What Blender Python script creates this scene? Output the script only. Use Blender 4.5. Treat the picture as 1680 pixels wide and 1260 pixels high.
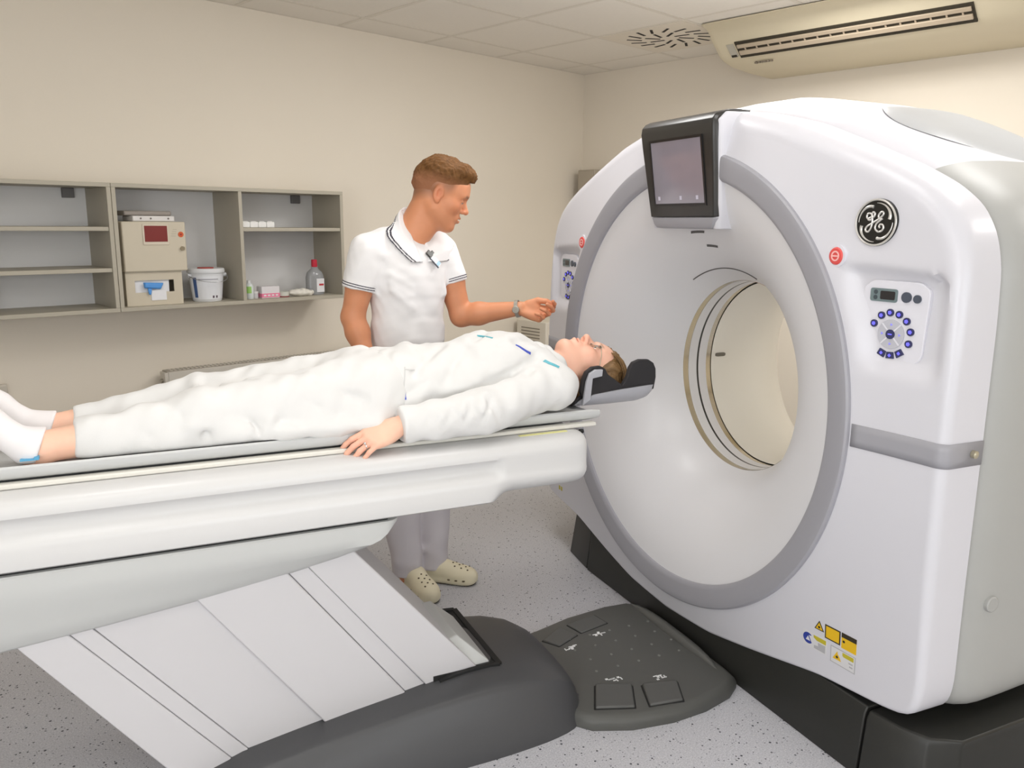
import bpy, bmesh, math, random
import numpy as np
from mathutils import Vector, Matrix
from mathutils.bvhtree import BVHTree

for _o in list(bpy.data.objects):
    bpy.data.objects.remove(_o)
SC = bpy.context.scene
COL = SC.collection
PHI = 0.33117                      # angle of the scanner axis in the room
PI = math.pi

# ------------------------------------------------------------------ camera
FPX = 1329.87                      # focal length in pixels of the 1680 frame
cam = bpy.data.cameras.new('camera')
cam.sensor_width = 36.0
cam.lens = 36.0 * FPX / 1680.0
cam.clip_start = 0.02
cam.clip_end = 60
cam_o = bpy.data.objects.new('camera', cam)
COL.objects.link(cam_o)
CAM_P = Vector((-2.395, -1.659, 1.536))
_r = Vector((0.722, -0.692, 0.0102)).normalized()
_f = Vector((0.680, 0.7065, -0.1957)).normalized()
_u = _r.cross(_f).normalized()
_r = _f.cross(_u).normalized()
cam_o.matrix_world = Matrix(((_r.x, _u.x, -_f.x, CAM_P.x), (_r.y, _u.y, -_f.y, CAM_P.y), (_r.z, _u.z, -_f.z, CAM_P.z), (0, 0, 0, 1)))
SC.camera = cam_o

# ------------------------------------------------------------------ world, lights, exposure
w = bpy.data.worlds.new('World')
SC.world = w
w.use_nodes = True
w.node_tree.nodes['Background'].inputs[0].default_value = (1.0, 0.97, 0.93, 1)
w.node_tree.nodes['Background'].inputs[1].default_value = 0.25
vs = SC.view_settings
vs.view_transform = 'Standard'
vs.look = 'None'
vs.gamma = 1.0
vs.exposure = 0.0
vs.use_curve_mapping = False

U0, V0, HC = 2.322, 2.511, 2.60    # the corner of the room and the ceiling height
UL, VF = -4.178, -3.559            # the walls behind and beside the camera
GU = [U0 - 0.285 - 0.6 * k for k in range(0, 11)]
GV = [V0 - 0.27 - 0.6 * k for k in range(0, 10)]
# ceiling panels added to light the room: cells (i, j) of the ceiling grid
PANEL_POWER = {(1, 3): 26.5, (3, 2): 11.0, (4, 4): 5.0, (6, 3): 6.0, (7, 5): 6.5, (1, 7): 14.0, (2, 5): 8.5}
LIGHT_CELLS = list(PANEL_POWER)
for i, j in LIGHT_CELLS:
    l = bpy.data.lights.new('panel_light', 'AREA')
    l.shape = 'SQUARE'
    l.size = 0.54
    l.energy = PANEL_POWER[(i, j)]
    l.color = (1.0, 0.985, 0.965)
    o = bpy.data.objects.new('panel_light', l)
    COL.objects.link(o)
    o.location = (GU[i] - 0.3, GV[j] - 0.3, HC - 0.035)
# fill light from added windows behind and beside the camera: (centre, inward normal, width, height, watts)
ADDED_WINDOWS = [((UL, -1.9, 1.55), (1, 0, 0), 2.4, 1.2, 38.0), ((-2.0, VF, 1.55), (0, 1, 0), 2.4, 1.2, 20.0)]
for c_, n_, sx_, sy_, e_ in ADDED_WINDOWS:
    l = bpy.data.lights.new('window_daylight', 'AREA')
    l.shape = 'RECTANGLE'
    l.size, l.size_y = sx_, sy_
    l.energy = e_
    l.color = (0.95, 0.975, 1.0)
    o = bpy.data.objects.new('window_daylight', l)
    COL.objects.link(o)
    o.location = Vector(c_) + 0.03 * Vector(n_)
    o.rotation_euler = Vector(n_).to_track_quat('-Z', 'Z').to_euler()
# ------------------------------------------------------------------ helpers
def lin(c):
    c = c / 255.0
    return c / 12.92 if c <= 0.04045 else ((c + 0.055) / 1.055) ** 2.4
def rgb(r, g, b):
    return (lin(r), lin(g), lin(b), 1.0)

MATS = {}
def mat(name, col, rough=0.5, metal=0.0, var=0.03, scale=9.0, bump=0.0, bscale=200.0, coat=0.0, sss=0.0, emit=None, estr=0.0, trans=0.0, spec=0.5):
    if name in MATS:
        return MATS[name]
    m = bpy.data.materials.new(name)
    m.use_nodes = True
    nt = m.node_tree
    N, L = nt.nodes, nt.links
    b = N['Principled BSDF']
    tc = N.new('ShaderNodeTexCoord')
    nz = N.new('ShaderNodeTexNoise')
    nz.inputs['Scale'].default_value = scale
    nz.inputs['Detail'].default_value = 3.0
    L.new(tc.outputs['Object'], nz.inputs['Vector'])
    mx = N.new('ShaderNodeMix')
    mx.data_type = 'RGBA'
    mx.inputs[6].default_value = tuple(max(0, x * (1 - var)) for x in col[:3]) + (1,)
    mx.inputs[7].default_value = tuple(min(1, x * (1 + var)) for x in col[:3]) + (1,)
    L.new(nz.outputs['Fac'], mx.inputs[0])
    L.new(mx.outputs[2], b.inputs['Base Color'])
    b.inputs['Roughness'].default_value = rough
    b.inputs['Metallic'].default_value = metal
    b.inputs['Specular IOR Level'].default_value = spec
    if coat:
        b.inputs['Coat Weight'].default_value = coat
        b.inputs['Coat Roughness'].default_value = 0.12
    if sss:
        b.inputs['Subsurface Weight'].default_value = sss
        b.inputs['Subsurface Radius'].default_value = (1.0, 0.35, 0.2)
        b.inputs['Subsurface Scale'].default_value = 0.008
    if trans:
        b.inputs['Transmission Weight'].default_value = trans
        b.inputs['IOR'].default_value = 1.35
    if emit:
        b.inputs['Emission Color'].default_value = emit
        b.inputs['Emission Strength'].default_value = estr
    if bump:
        n2 = N.new('ShaderNodeTexNoise')
        n2.inputs['Scale'].default_value = bscale
        n2.inputs['Detail'].default_value = 2.0
        L.new(tc.outputs['Object'], n2.inputs['Vector'])
        bp = N.new('ShaderNodeBump')
        bp.inputs['Strength'].default_value = bump
        bp.inputs['Distance'].default_value = 0.002
        L.new(n2.outputs['Fac'], bp.inputs['Height'])
        L.new(bp.outputs['Normal'], b.inputs['Normal'])
    MATS[name] = m
    return m

class MB:
    """collects shapes, builds one mesh"""
    def __init__(s):
        s.v, s.f = [], []
    def add(s, vs, fs):
        o = len(s.v)
        s.v += [tuple(float(c) for c in v) for v in vs]
        s.f += [tuple(i + o for i in f) for f in fs]
        return s
    def box(s, x0, x1, y0, y1, z0, z1):
        return s.add([(x0, y0, z0), (x1, y0, z0), (x1, y1, z0), (x0, y1, z0), (x0, y0, z1), (x1, y0, z1), (x1, y1, z1), (x0, y1, z1)],
                     [(0, 3, 2, 1), (4, 5, 6, 7), (0, 1, 5, 4), (1, 2, 6, 5), (2, 3, 7, 6), (3, 0, 4, 7)])
    def hull8(s, p):
        return s.add(p, [(0, 3, 2, 1), (4, 5, 6, 7), (0, 1, 5, 4), (1, 2, 6, 5), (2, 3, 7, 6), (3, 0, 4, 7)])
    def prism(s, poly, fn0, fn1):
        n = len(poly)
        vs = [fn0(*q) for q in poly] + [fn1(*q) for q in poly]
        fs = [tuple(range(n))[::-1], tuple(range(n, 2 * n))]
        fs += [(i, (i + 1) % n, n + (i + 1) % n, n + i) for i in range(n)]
        return s.add(vs, fs)
    def loft(s, rings, closed=True, cap=True, loop=False):
        n = len(rings[0])
        vs = [p for r in rings for p in r]
        fs = []
        m = len(rings)
        for k in range(m if loop else m - 1):
            k2 = (k + 1) % m
            for i in range(n if closed else n - 1):
                j = (i + 1) % n
                fs.append((k * n + i, k * n + j, k2 * n + j, k2 * n + i))
        if cap and not loop and closed:
            fs.append(tuple(range(n))[::-1])
            fs.append(tuple((m - 1) * n + i for i in range(n)))
        return s.add(vs, fs)
    def tube(s, path, r, n=8, loop=False, cap=True):
        P = [Vector(p) for p in path]
        rings = []
        up = None
        for i, p in enumerate(P):
            if loop:
                t = (P[(i + 1) % len(P)] - P[i - 1]).normalized()
            else:
                t = (P[min(i + 1, len(P) - 1)] - P[max(i - 1, 0)]).normalized()
            if up is None:
                up = Vector((0, 0, 1)) if abs(t.z) < 0.9 else Vector((1, 0, 0))
            a = t.cross(up).normalized()
            up = a.cross(t).normalized()
            rr = r[i] if isinstance(r, (list, tuple)) else r
            rings.append([p + rr * (math.cos(2 * PI * k / n) * a + math.sin(2 * PI * k / n) * up) for k in range(n)])
        return s.loft(rings, True, cap, loop)
    def cyl(s, c0, c1, r0, n=20, r1=None):
        return s.tube([c0, c1], [r0, r0 if r1 is None else r1], n)
    def lathe(s, prof, n, fn, loop=False, a0=0.0, a1=2 * PI, cap=False):
        full = abs(a1 - a0 - 2 * PI) < 1e-6
        m = n if full else n + 1
        rings = []
        for k in range(m):
            a = a0 + (a1 - a0) * k / n
            rings.append([fn(r, x, a) for r, x in prof])
        return s.loft(rings, loop, cap and not full, full)
    def ball(s, c, r, n=12):
        r = (r, r, r) if not isinstance(r, (tuple, list)) else r
        rings = []
        for i in range(1, n):
            t = PI * i / n
            rings.append([(c[0] + r[0] * math.sin(t) * math.cos(2 * PI * k / (2 * n)), c[1] + r[1] * math.sin(t) * math.sin(2 * PI * k / (2 * n)), c[2] + r[2] * math.cos(t)) for k in range(2 * n)])
        return s.loft(rings)
    def mesh(s, name='m', ang=35.0, smooth=True):
        me = bpy.data.meshes.new(name)
        me.from_pydata(s.v, [], s.f)
        bm = bmesh.new()
        bm.from_mesh(me)
        bmesh.ops.recalc_face_normals(bm, faces=bm.faces)
        bm.to_mesh(me)
        bm.free()
        if smooth:
            me.polygons.foreach_set('use_smooth', [True] * len(me.polygons))
            me.set_sharp_from_angle(angle=math.radians(ang))
        me.update()
        return me

def rrect(x0, x1, y0, y1, r, n=5):
    """rounded rectangle outline, counter-clockwise"""
    out = []
    for cx, cy, a0 in ((x1 - r, y1 - r, 0), (x0 + r, y1 - r, PI / 2), (x0 + r, y0 + r, PI), (x1 - r, y0 + r, 1.5 * PI)):
        for k in range(n + 1):
            a = a0 + PI / 2 * k / n
            out.append((cx + r * math.cos(a), cy + r * math.sin(a)))
    return out

ORG = {}
def rot_t(p):
    c, s_ = math.cos(-PHI), math.sin(-PHI)
    return Vector((c * p[0] - s_ * p[1], s_ * p[0] + c * p[1], p[2]))
FR = {'W': ((0, 0, 0), 0.0), 'T': ((0, 0, 0), -PHI), 'M': ((-0.408, 0.965, 0.0), math.radians(-43.8966))}
def place(o, loc, frame):
    base, a = FR[frame]
    c, s_ = math.cos(a), math.sin(a)
    o.location = (base[0] + c * loc[0] - s_ * loc[1], base[1] + s_ * loc[0] + c * loc[1], base[2] + loc[2])
    o.rotation_euler = (0, 0, a)
def tag(o, label=None, cat=None, group=None, kind=None):
    if label: o['label'] = label
    if cat: o['category'] = cat
    if group: o['group'] = group
    if kind: o['kind'] = kind
    return o
def thing(name, label, cat, loc=(0, 0, 0), frame='W', group=None):
    o = bpy.data.objects.new(name, None)
    o.empty_display_size = 0.1
    COL.objects.link(o)
    place(o, loc, frame)
    ORG[o.name] = Vector(loc)
    return tag(o, label, cat, group)
def bevel(o, w, seg=2, ang=30):
    b = o.modifiers.new('bevel', 'BEVEL')
    b.width = w
    b.segments = seg
    b.limit_method = 'ANGLE'
    b.angle_limit = math.radians(ang)
    b.harden_normals = False
    return o
def part(name, mb, m, parent, label=None, bev=0.0, kind=None, ang=35.0):
    me = mb.mesh(name, ang) if isinstance(mb, MB) else mb
    me.materials.clear()
    for x in (m if isinstance(m, (list, tuple)) else [m]):
        me.materials.append(x)
    o = bpy.data.objects.new(name, me)
    COL.objects.link(o)
    o.parent = parent
    if parent.name in ORG:
        o.location = -ORG[parent.name]
    if bev: bevel(o, bev)
    return tag(o, label, None, None, kind)
def solo(name, mb, m, label, cat, frame='W', bev=0.0, group=None, ang=35.0):
    me = mb.mesh(name, ang) if isinstance(mb, MB) else mb
    xs = [v.co for v in me.vertices]
    c = Vector(((min(p.x for p in xs) + max(p.x for p in xs)) / 2, (min(p.y for p in xs) + max(p.y for p in xs)) / 2, min(p.z for p in xs)))
    me.transform(Matrix.Translation(-c))
    me.materials.append(m)
    o = bpy.data.objects.new(name, me)
    COL.objects.link(o)
    place(o, c, frame)
    if bev: bevel(o, bev)
    return tag(o, label, cat, group)
def struct(name, mb, m, ang=35.0, bev=0.0):
    me = mb.mesh(name, ang)
    me.materials.append(m)
    o = bpy.data.objects.new(name, me)
    COL.objects.link(o)
    if bev: bevel(o, bev)
    return tag(o, kind='structure')
def smooth01(a, b, x):
    t = min(1.0, max(0.0, (x - a) / (b - a)))
    return t * t * (3 - 2 * t)
def interp(pts, x):
    return float(np.interp(x, [p[0] for p in pts], [p[1] for p in pts]))

# ------------------------------------------------------------------ soft solids (signed distances, one continuous surface)
f32 = np.float32
def _len(x, y, z):
    return np.sqrt(x * x + y * y + z * z)
class Fr:
    """a local frame: origin and three axes"""
    def __init__(s, o, ax, ay, az, sc=1.0):
        s.o = np.array(o, float)
        s.R = np.array([np.array(a, float) / np.linalg.norm(a) for a in (ax, ay, az)])
        s.s = sc
    def p(s, c):
        return s.o + s.s * (np.array(c, float) @ s.R)
    def d(s, c):
        return np.array(c, float) @ s.R
def ell(c, r, R=None):
    c = np.array(c, float)
    r = np.array(r, float)
    m = r.max()
    def f(X, Y, Z):
        x, y, z = X - c[0], Y - c[1], Z - c[2]
        if R is not None:
            x, y, z = (R[0][0] * x + R[0][1] * y + R[0][2] * z, R[1][0] * x + R[1][1] * y + R[1][2] * z, R[2][0] * x + R[2][1] * y + R[2][2] * z)
        a = _len(x / r[0], y / r[1], z / r[2])
        b = _len(x / r[0] ** 2, y / r[1] ** 2, z / r[2] ** 2) + 1e-9
        return a * (a - 1) / b
    return f, c - m, c + m
def fell(F, c, r):
    return ell(F.p(c), np.array(r) * F.s, F.R)
def cone(a, b, ra, rb, flat=None):
    a, b = np.array(a, float), np.array(b, float)
    ab = b - a
    L2 = max(ab @ ab, 1e-12)
    def f(X, Y, Z):
        x, y, z = X - a[0], Y - a[1], Z - a[2]
        t = np.clip((x * ab[0] + y * ab[1] + z * ab[2]) / L2, 0, 1)
        x, y, z = x - t * ab[0], y - t * ab[1], z - t * ab[2]
        q = x * x + y * y + z * z
        if flat is not None:
            w_, s_ = flat
            k = x * w_[0] + y * w_[1] + z * w_[2]
            q = q + k * k * (1 / s_ ** 2 - 1)
        return np.sqrt(q) - (ra + (rb - ra) * t)
    m = max(ra, rb)
    return f, np.minimum(a, b) - m, np.maximum(a, b) + m
def fcone(F, a, b, ra, rb, flat=None):
    return cone(F.p(a), F.p(b), ra * F.s, rb * F.s, None if flat is None else (F.d(flat[0]), flat[1]))
def torus(c, n, R, r, sq=1.0):
    """ring round the axis n; sq stretches its section along the axis"""
    c, n = np.array(c, float), np.array(n, float)
    n = n / np.linalg.norm(n)
    def f(X, Y, Z):
        x, y, z = X - c[0], Y - c[1], Z - c[2]
        h = x * n[0] + y * n[1] + z * n[2]
        q = np.sqrt(np.maximum(x * x + y * y + z * z - h * h, 0)) - R
        return np.sqrt(q * q + (h / sq) ** 2) - r
    m = R + r * max(1, sq)
    return f, c - m, c + m
def smin(a, b, k):
    if k <= 0: return np.minimum(a, b)
    h = np.clip(0.5 + 0.5 * (b - a) / k, 0, 1)
    return b + (a - b) * h - k * h * (1 - h)
def smax(a, b, k):
    return -smin(-a, -b, k)
def waves(seed, n, wl, amp, stretch=(1, 1, 1)):
    rs = np.random.RandomState(seed)
    ks = []
    for i in range(n):
        d = rs.normal(size=3) * np.array(stretch)
        d /= np.linalg.norm(d)
        l = wl * rs.uniform(0.6, 1.6)
        ks.append((d * 2 * PI / l, rs.uniform(0, 6.28), rs.uniform(0.5, 1)))
    tot = sum(k[2] for k in ks)
    def f(X, Y, Z):
        out = 0
        for k, ph, a in ks:
            out = out + a * np.sin(k[0] * X + k[1] * Y + k[2] * Z + ph)
        return out * (amp / tot * 1.6)
    return f
def evalops(ops, lo, hi, h):
    lo, hi = np.array(lo, float), np.array(hi, float)
    n = np.maximum(2, np.ceil((hi - lo) / h).astype(int) + 1)
    ax = [(lo[i] + h * np.arange(n[i])).astype(f32) for i in range(3)]
    G = np.full(n, 0.5, f32)
    for op in ops:
        kind = op[0]
        if kind in ('add', 'sub'):
            (fn, plo, phi_), k = op[1], op[2]
            mrg = k + 3 * h + (0.02 if kind == 'add' else 0)
            i0 = np.clip(np.floor((plo - mrg - lo) / h).astype(int), 0, n)
            i1 = np.clip(np.ceil((phi_ + mrg - lo) / h).astype(int) + 1, 0, n)
            if np.any(i1 <= i0): continue
            sl = tuple(slice(a, b) for a, b in zip(i0, i1))
            d = fn(ax[0][sl[0]][:, None, None], ax[1][sl[1]][None, :, None], ax[2][sl[2]][None, None, :]).astype(f32)
            G[sl] = smin(G[sl], d, k) if kind == 'add' else smax(G[sl], -d, k)
        elif kind == 'crease':   # a valley (amp > 0) or a ridge (amp < 0) along a segment
            (fn, plo, phi_), amp, wd = cone(op[1], op[2], 0, 0), op[3], op[4]
            i0 = np.clip(np.floor((plo - 3 * wd - lo) / h).astype(int), 0, n)
            i1 = np.clip(np.ceil((phi_ + 3 * wd - lo) / h).astype(int) + 1, 0, n)
            if np.any(i1 <= i0): continue
            sl = tuple(slice(a, b) for a, b in zip(i0, i1))
            d = fn(ax[0][sl[0]][:, None, None], ax[1][sl[1]][None, :, None], ax[2][sl[2]][None, None, :])
            G[sl] += (amp * np.exp(-(d / wd) ** 2)).astype(f32)
        elif kind == 'disp':
            G += op[1](ax[0][:, None, None], ax[1][None, :, None], ax[2][None, None, :]).astype(f32)
        elif kind == 'cut':      # keep the half space n.p < d
            nn, d0, k = np.array(op[1], float), op[2], op[3]
            nn = nn / np.linalg.norm(nn)
            d = (nn[0] * ax[0][:, None, None] + nn[1] * ax[1][None, :, None] + nn[2] * ax[2][None, None, :] - d0).astype(f32)
            G = smax(G, d, k)
        elif kind == 'fn':
            G = op[1](G, ax[0][:, None, None], ax[1][None, :, None], ax[2][None, None, :]).astype(f32)
    return G, lo
def nets(ops, lo, hi, h, smooth=1):
    G, lo = evalops(ops, lo, hi, h)
    S = G < 0
    n = G.shape
    cnt = np.zeros((n[0] - 1, n[1] - 1, n[2] - 1), np.int8)
    cs = [(i, j, k) for i in (0, 1) for j in (0, 1) for k in (0, 1)]
    for i, j, k in cs:
        cnt += S[i:n[0] - 1 + i, j:n[1] - 1 + j, k:n[2] - 1 + k]
    act = (cnt > 0) & (cnt < 8)
    I = np.argwhere(act)
    if len(I) == 0:
        return np.zeros((0, 3)), np.zeros((0, 4), int)
    idx = np.full(act.shape, -1, np.int64)
    idx[act] = np.arange(len(I))
    val = np.stack([G[I[:, 0] + i, I[:, 1] + j, I[:, 2] + k] for i, j, k in cs], 1)
    pos = np.zeros((len(I), 3))
    num = np.zeros(len(I))
    for a in range(8):
        for b in range(a + 1, 8):
            if sum(x != y for x, y in zip(cs[a], cs[b])) != 1: continue
            va, vb = val[:, a], val[:, b]
            m = (va < 0) != (vb < 0)
            t = np.where(m, va / np.where(m, va - vb, 1), 0)
            pa, pb = np.array(cs[a], float), np.array(cs[b], float)
            pos += m[:, None] * (pa + t[:, None] * (pb - pa))
            num += m
    V = lo + h * (I + pos / num[:, None])
    Q = []
    for d in range(3):
        e1, e2 = (d + 1) % 3, (d + 2) % 3
        sa = [slice(None)] * 3
        sb = [slice(None)] * 3
        sa[d], sb[d] = slice(0, n[d] - 1), slice(1, n[d])
        for e in (e1, e2):
            sa[e] = sb[e] = slice(1, n[e] - 1)
        A, B = S[tuple(sa)], S[tuple(sb)]
        X = np.argwhere(A != B)
        if len(X) == 0: continue
        fl = A[tuple(X.T)]
        X = X.copy()
        X[:, e1] += 1
        X[:, e2] += 1
        def cell(o1, o2):
            Y = X.copy()
            Y[:, e1] += o1
            Y[:, e2] += o2
            return idx[tuple(Y.T)]
        q = np.stack([cell(-1, -1), cell(0, -1), cell(0, 0), cell(-1, 0)], 1)
        q[~fl] = q[~fl][:, ::-1]
        Q.append(q)
    Q = np.concatenate(Q)
    for _ in range(smooth):
        acc = np.zeros_like(V)
        c = np.zeros(len(V))
        for a, b in ((0, 1), (1, 2), (2, 3), (3, 0)):
            np.add.at(acc, Q[:, a], V[Q[:, b]])
            np.add.at(acc, Q[:, b], V[Q[:, a]])
            np.add.at(c, Q[:, a], 1)
            np.add.at(c, Q[:, b], 1)
        V = 0.5 * V + 0.5 * acc / np.maximum(c, 1)[:, None]
    return V, Q
def joinvq(*vq):
    V, Q, o = [], [], 0
    for v, q in vq:
        V.append(v)
        Q.append(q + o)
        o += len(v)
    return np.concatenate(V), np.concatenate(Q)
def vqmesh(name, V, Q):
    me = bpy.data.meshes.new(name)
    me.vertices.add(len(V))
    me.vertices.foreach_set('co', V.astype(f32).ravel())
    me.loops.add(len(Q) * 4)
    me.loops.foreach_set('vertex_index', Q.astype(np.int32).ravel())
    me.polygons.add(len(Q))
    me.polygons.foreach_set('loop_start', np.arange(0, len(Q) * 4, 4, dtype=np.int32))
    me.update(calc_edges=True)
    me.validate()
    me.polygons.foreach_set('use_smooth', [True] * len(me.polygons))
    me.update()
    return me
def sdfpart(name, ops, lo, hi, h, m, parent, label=None, smooth=1, kind=None):
    return part(name, vqmesh(name, *nets(ops, lo, hi, h, smooth)), m, parent, label, 0.0, kind)
def bvh_of(me):
    return BVHTree.FromPolygons([v.co.copy() for v in me.vertices], [tuple(p.vertices) for p in me.polygons])
PHOTO_P = Vector((-2.395, -1.659, 1.536))
def from_cam(frame, px, py):
    """a sight line from the photographer's position, in the coordinates of a frame"""
    d = (_r * ((px - 840) / FPX) - _u * ((py - 630) / FPX) + _f).normalized()
    base, a = FR[frame]
    c, s_ = math.cos(-a), math.sin(-a)
    p = PHOTO_P - Vector(base)
    return Vector((c * p.x - s_ * p.y, s_ * p.x + c * p.y, p.z)), Vector((c * d.x - s_ * d.y, s_ * d.x + c * d.y, d.z))
# ------------------------------------------------------------------ the room
M_WALL = mat('wall_paint', rgb(234, 225, 210), 0.75, var=0.015, scale=3.0, bump=0.12, bscale=350, spec=0.25)
M_TILE = mat('ceiling_tile', rgb(238, 232, 222), 0.85, var=0.02, scale=60, bump=0.25, bscale=500, spec=0.2)
M_GRID = mat('ceiling_grid', rgb(226, 219, 207), 0.6, var=0.01)
M_PLENUM = mat('plenum_dark', rgb(90, 84, 76), 0.9)
def floor_mat():
    m = bpy.data.materials.new('speckled_vinyl')
    m.use_nodes = True
    N, L = m.node_tree.nodes, m.node_tree.links
    b = N['Principled BSDF']
    tc = N.new('ShaderNodeTexCoord')
    base = N.new('ShaderNodeTexNoise')
    base.inputs['Scale'].default_value = 220
    base.inputs['Detail'].default_value = 4
    L.new(tc.outputs['Object'], base.inputs['Vector'])
    cr = N.new('ShaderNodeValToRGB')
    cr.color_ramp.elements[0].position = 0.32
    cr.color_ramp.elements[0].color = rgb(176, 176, 181)
    cr.color_ramp.elements[1].position = 0.68
    cr.color_ramp.elements[1].color = rgb(208, 207, 212)
    L.new(base.outputs['Fac'], cr.inputs['Fac'])
    prev = cr.outputs['Color']
    for sc, rad, keep, col in ((75, 0.30, 0.42, rgb(62, 64, 72)), (120, 0.26, 0.5, rgb(84, 86, 96)), (160, 0.25, 0.6, rgb(224, 222, 220))):
        vo = N.new('ShaderNodeTexVoronoi')
        vo.inputs['Scale'].default_value = sc
        L.new(tc.outputs['Object'], vo.inputs['Vector'])
        sz = N.new('ShaderNodeSeparateColor')
        L.new(vo.outputs['Color'], sz.inputs['Color'])
        th = N.new('ShaderNodeMath')
        th.operation = 'MULTIPLY'
        L.new(sz.outputs['Green'], th.inputs[0])
        th.inputs[1].default_value = rad
        lt = N.new('ShaderNodeMath')
        lt.operation = 'LESS_THAN'
        L.new(vo.outputs['Distance'], lt.inputs[0])
        L.new(th.outputs[0], lt.inputs[1])
        kp = N.new('ShaderNodeMath')
        kp.operation = 'LESS_THAN'
        L.new(sz.outputs['Red'], kp.inputs[0])
        kp.inputs[1].default_value = keep
        mu = N.new('ShaderNodeMath')
        mu.operation = 'MULTIPLY'
        L.new(lt.outputs[0], mu.inputs[0])
        L.new(kp.outputs[0], mu.inputs[1])
        mx = N.new('ShaderNodeMix')
        mx.data_type = 'RGBA'
        L.new(mu.outputs[0], mx.inputs[0])
        L.new(prev, mx.inputs[6])
        mx.inputs[7].default_value = col
        prev = mx.outputs[2]
    L.new(prev, b.inputs['Base Color'])
    b.inputs['Roughness'].default_value = 0.42
    return m
struct('floor', MB().box(UL - 0.1, U0 + 0.1, VF - 0.1, V0 + 0.1, -0.1, 0.0), floor_mat())
struct('wall_back', MB().box(UL - 0.1, U0 + 0.1, V0, V0 + 0.1, 0, 2.9), M_WALL)
struct('wall_right', MB().box(U0, U0 + 0.1, VF - 0.1, V0, 0, 2.9), M_WALL)
def holed(box, axis, c0, c1, z0, z1):
    x0, x1, y0, y1 = box
    mb = MB()
    if axis == 'u':
        mb.box(x0, c0, y0, y1, 0, 2.9).box(c1, x1, y0, y1, 0, 2.9).box(c0, c1, y0, y1, 0, z0).box(c0, c1, y0, y1, z1, 2.9)
    else:
        mb.box(x0, x1, y0, c0, 0, 2.9).box(x0, x1, c1, y1, 0, 2.9).box(x0, x1, c0, c1, 0, z0).box(x0, x1, c0, c1, z1, 2.9)
    return mb
struct('wall_front', holed((UL - .1, U0, VF - .1, VF), 'u', -3.2, -.8, .95, 2.15), M_WALL)
struct('wall_left', holed((UL - .1, UL, VF, V0), 'v', -3.1, -.7, .95, 2.15), M_WALL)
M_WFR = mat('window_frame_white', rgb(225, 225, 222), 0.4)
M_PANE = mat('daylight_pane', rgb(225, 232, 240), 0.2, emit=(0.88, 0.94, 1, 1), estr=1.5)  # glowing panes of the added windows
for k, (c_, n_, sx_, sy_, e_) in enumerate(ADDED_WINDOWS):
    h_ = sx_ / 2
    wm, pm = MB(), MB()
    for a, b, c, d in ((-h_, h_, .95, 1.0), (-h_, h_, 2.10, 2.15), (-h_, -h_ + .05, 1.0, 2.10), (h_ - .05, h_, 1.0, 2.10), (-.025, .025, 1.0, 2.10)):
        if n_[0]: wm.box(UL - .08, UL - .02, c_[1] + a, c_[1] + b, c, d)
        else: wm.box(c_[0] + a, c_[0] + b, VF - .08, VF - .02, c, d)
    win = struct('window_%d' % (k + 1), wm, M_WFR)  # window added to carry the fill light
    for a, b in ((-h_ + .05, -.025), (.025, h_ - .05)):
        pm = MB()
        if n_[0]: pm.box(UL - .055, UL - .045, c_[1] + a, c_[1] + b, 1.0, 2.10)
        else: pm.box(c_[0] + a, c_[0] + b, VF - .055, VF - .045, 1.0, 2.10)
        part('window_pane', pm, M_PANE, win)
for nm, bx in (('baseboard_back', (UL, U0 - .012, V0 - .012, V0, 0, .08)), ('baseboard_right', (U0 - .012, U0, VF, V0, 0, .08)), ('baseboard_left', (UL, UL + .012, VF, V0 - .012, 0, .08)), ('baseboard_front', (UL + .012, U0 - .012, VF, VF + .012, 0, .08))):
    struct(nm, MB().box(*bx), mat('skirting_grey', rgb(158, 156, 154), 0.5))

# suspended ceiling: slab above, T-bars, loose tiles
ceil = struct('ceiling', MB().box(UL - .1, U0 + .1, VF - .1, V0 + .1, 2.80, 2.90), M_PLENUM)
us = sorted([UL] + [g for g in GU if g > UL + .05] + [U0])
vv = sorted([VF] + [g for g in GV if g > VF + .05] + [V0])
BW = 0.012
gm = MB()
for g in us[1:-1]: gm.box(g - BW, g + BW, VF, V0, HC - 0.001, HC + 0.03)
for g in vv[1:-1]: gm.box(UL, U0, g - BW, g + BW, HC - 0.0015, HC + 0.029)
gm.box(UL, UL + .02, VF, V0, HC - .001, HC + .002).box(U0 - .02, U0, VF, V0, HC - .001, HC + .002).box(UL, U0, VF, VF + .02, HC - .0012, HC + .002).box(UL, U0, V0 - .02, V0, HC - .0012, HC + .002)
part('ceiling_grid', gm, M_GRID, ceil)
VENT = (1, 1)
tile_me = {}
for a in range(len(us) - 1):
    for b in range(len(vv) - 1):
        x0, x1, y0, y1 = us[a], us[a + 1], vv[b], vv[b + 1]
        skip = False
        for i, j in LIGHT_CELLS + [(0, 1)]:
            if abs(GU[i] - x1) < .01 and abs(GV[j] - y1) < .01: skip = True
        if skip: continue
        key = (round(x1 - x0, 3), round(y1 - y0, 3))
        if key not in tile_me:
            dx, dy = (x1 - x0) / 2 - .004, (y1 - y0) / 2 - .004
            mb = MB()
            ix, iy = dx - .011, dy - .011
            mb.loft([[(-ix, -iy, -.007), (ix, -iy, -.007), (ix, iy, -.007), (-ix, iy, -.007)], [(-dx, -dy, .003), (dx, -dy, .003), (dx, dy, .003), (-dx, dy, .003)], [(-dx, -dy, .015), (dx, -dy, .015), (dx, dy, .015), (-dx, dy, .015)]])
            tile_me[key] = mb.mesh('ceiling_tile')
            tile_me[key].materials.append(M_TILE)
        o = bpy.data.objects.new('ceiling_tile', tile_me[key])
        COL.objects.link(o)
        o.parent = ceil
        o.location = ((x0 + x1) / 2, (y0 + y1) / 2, HC + 0.0065)
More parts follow.
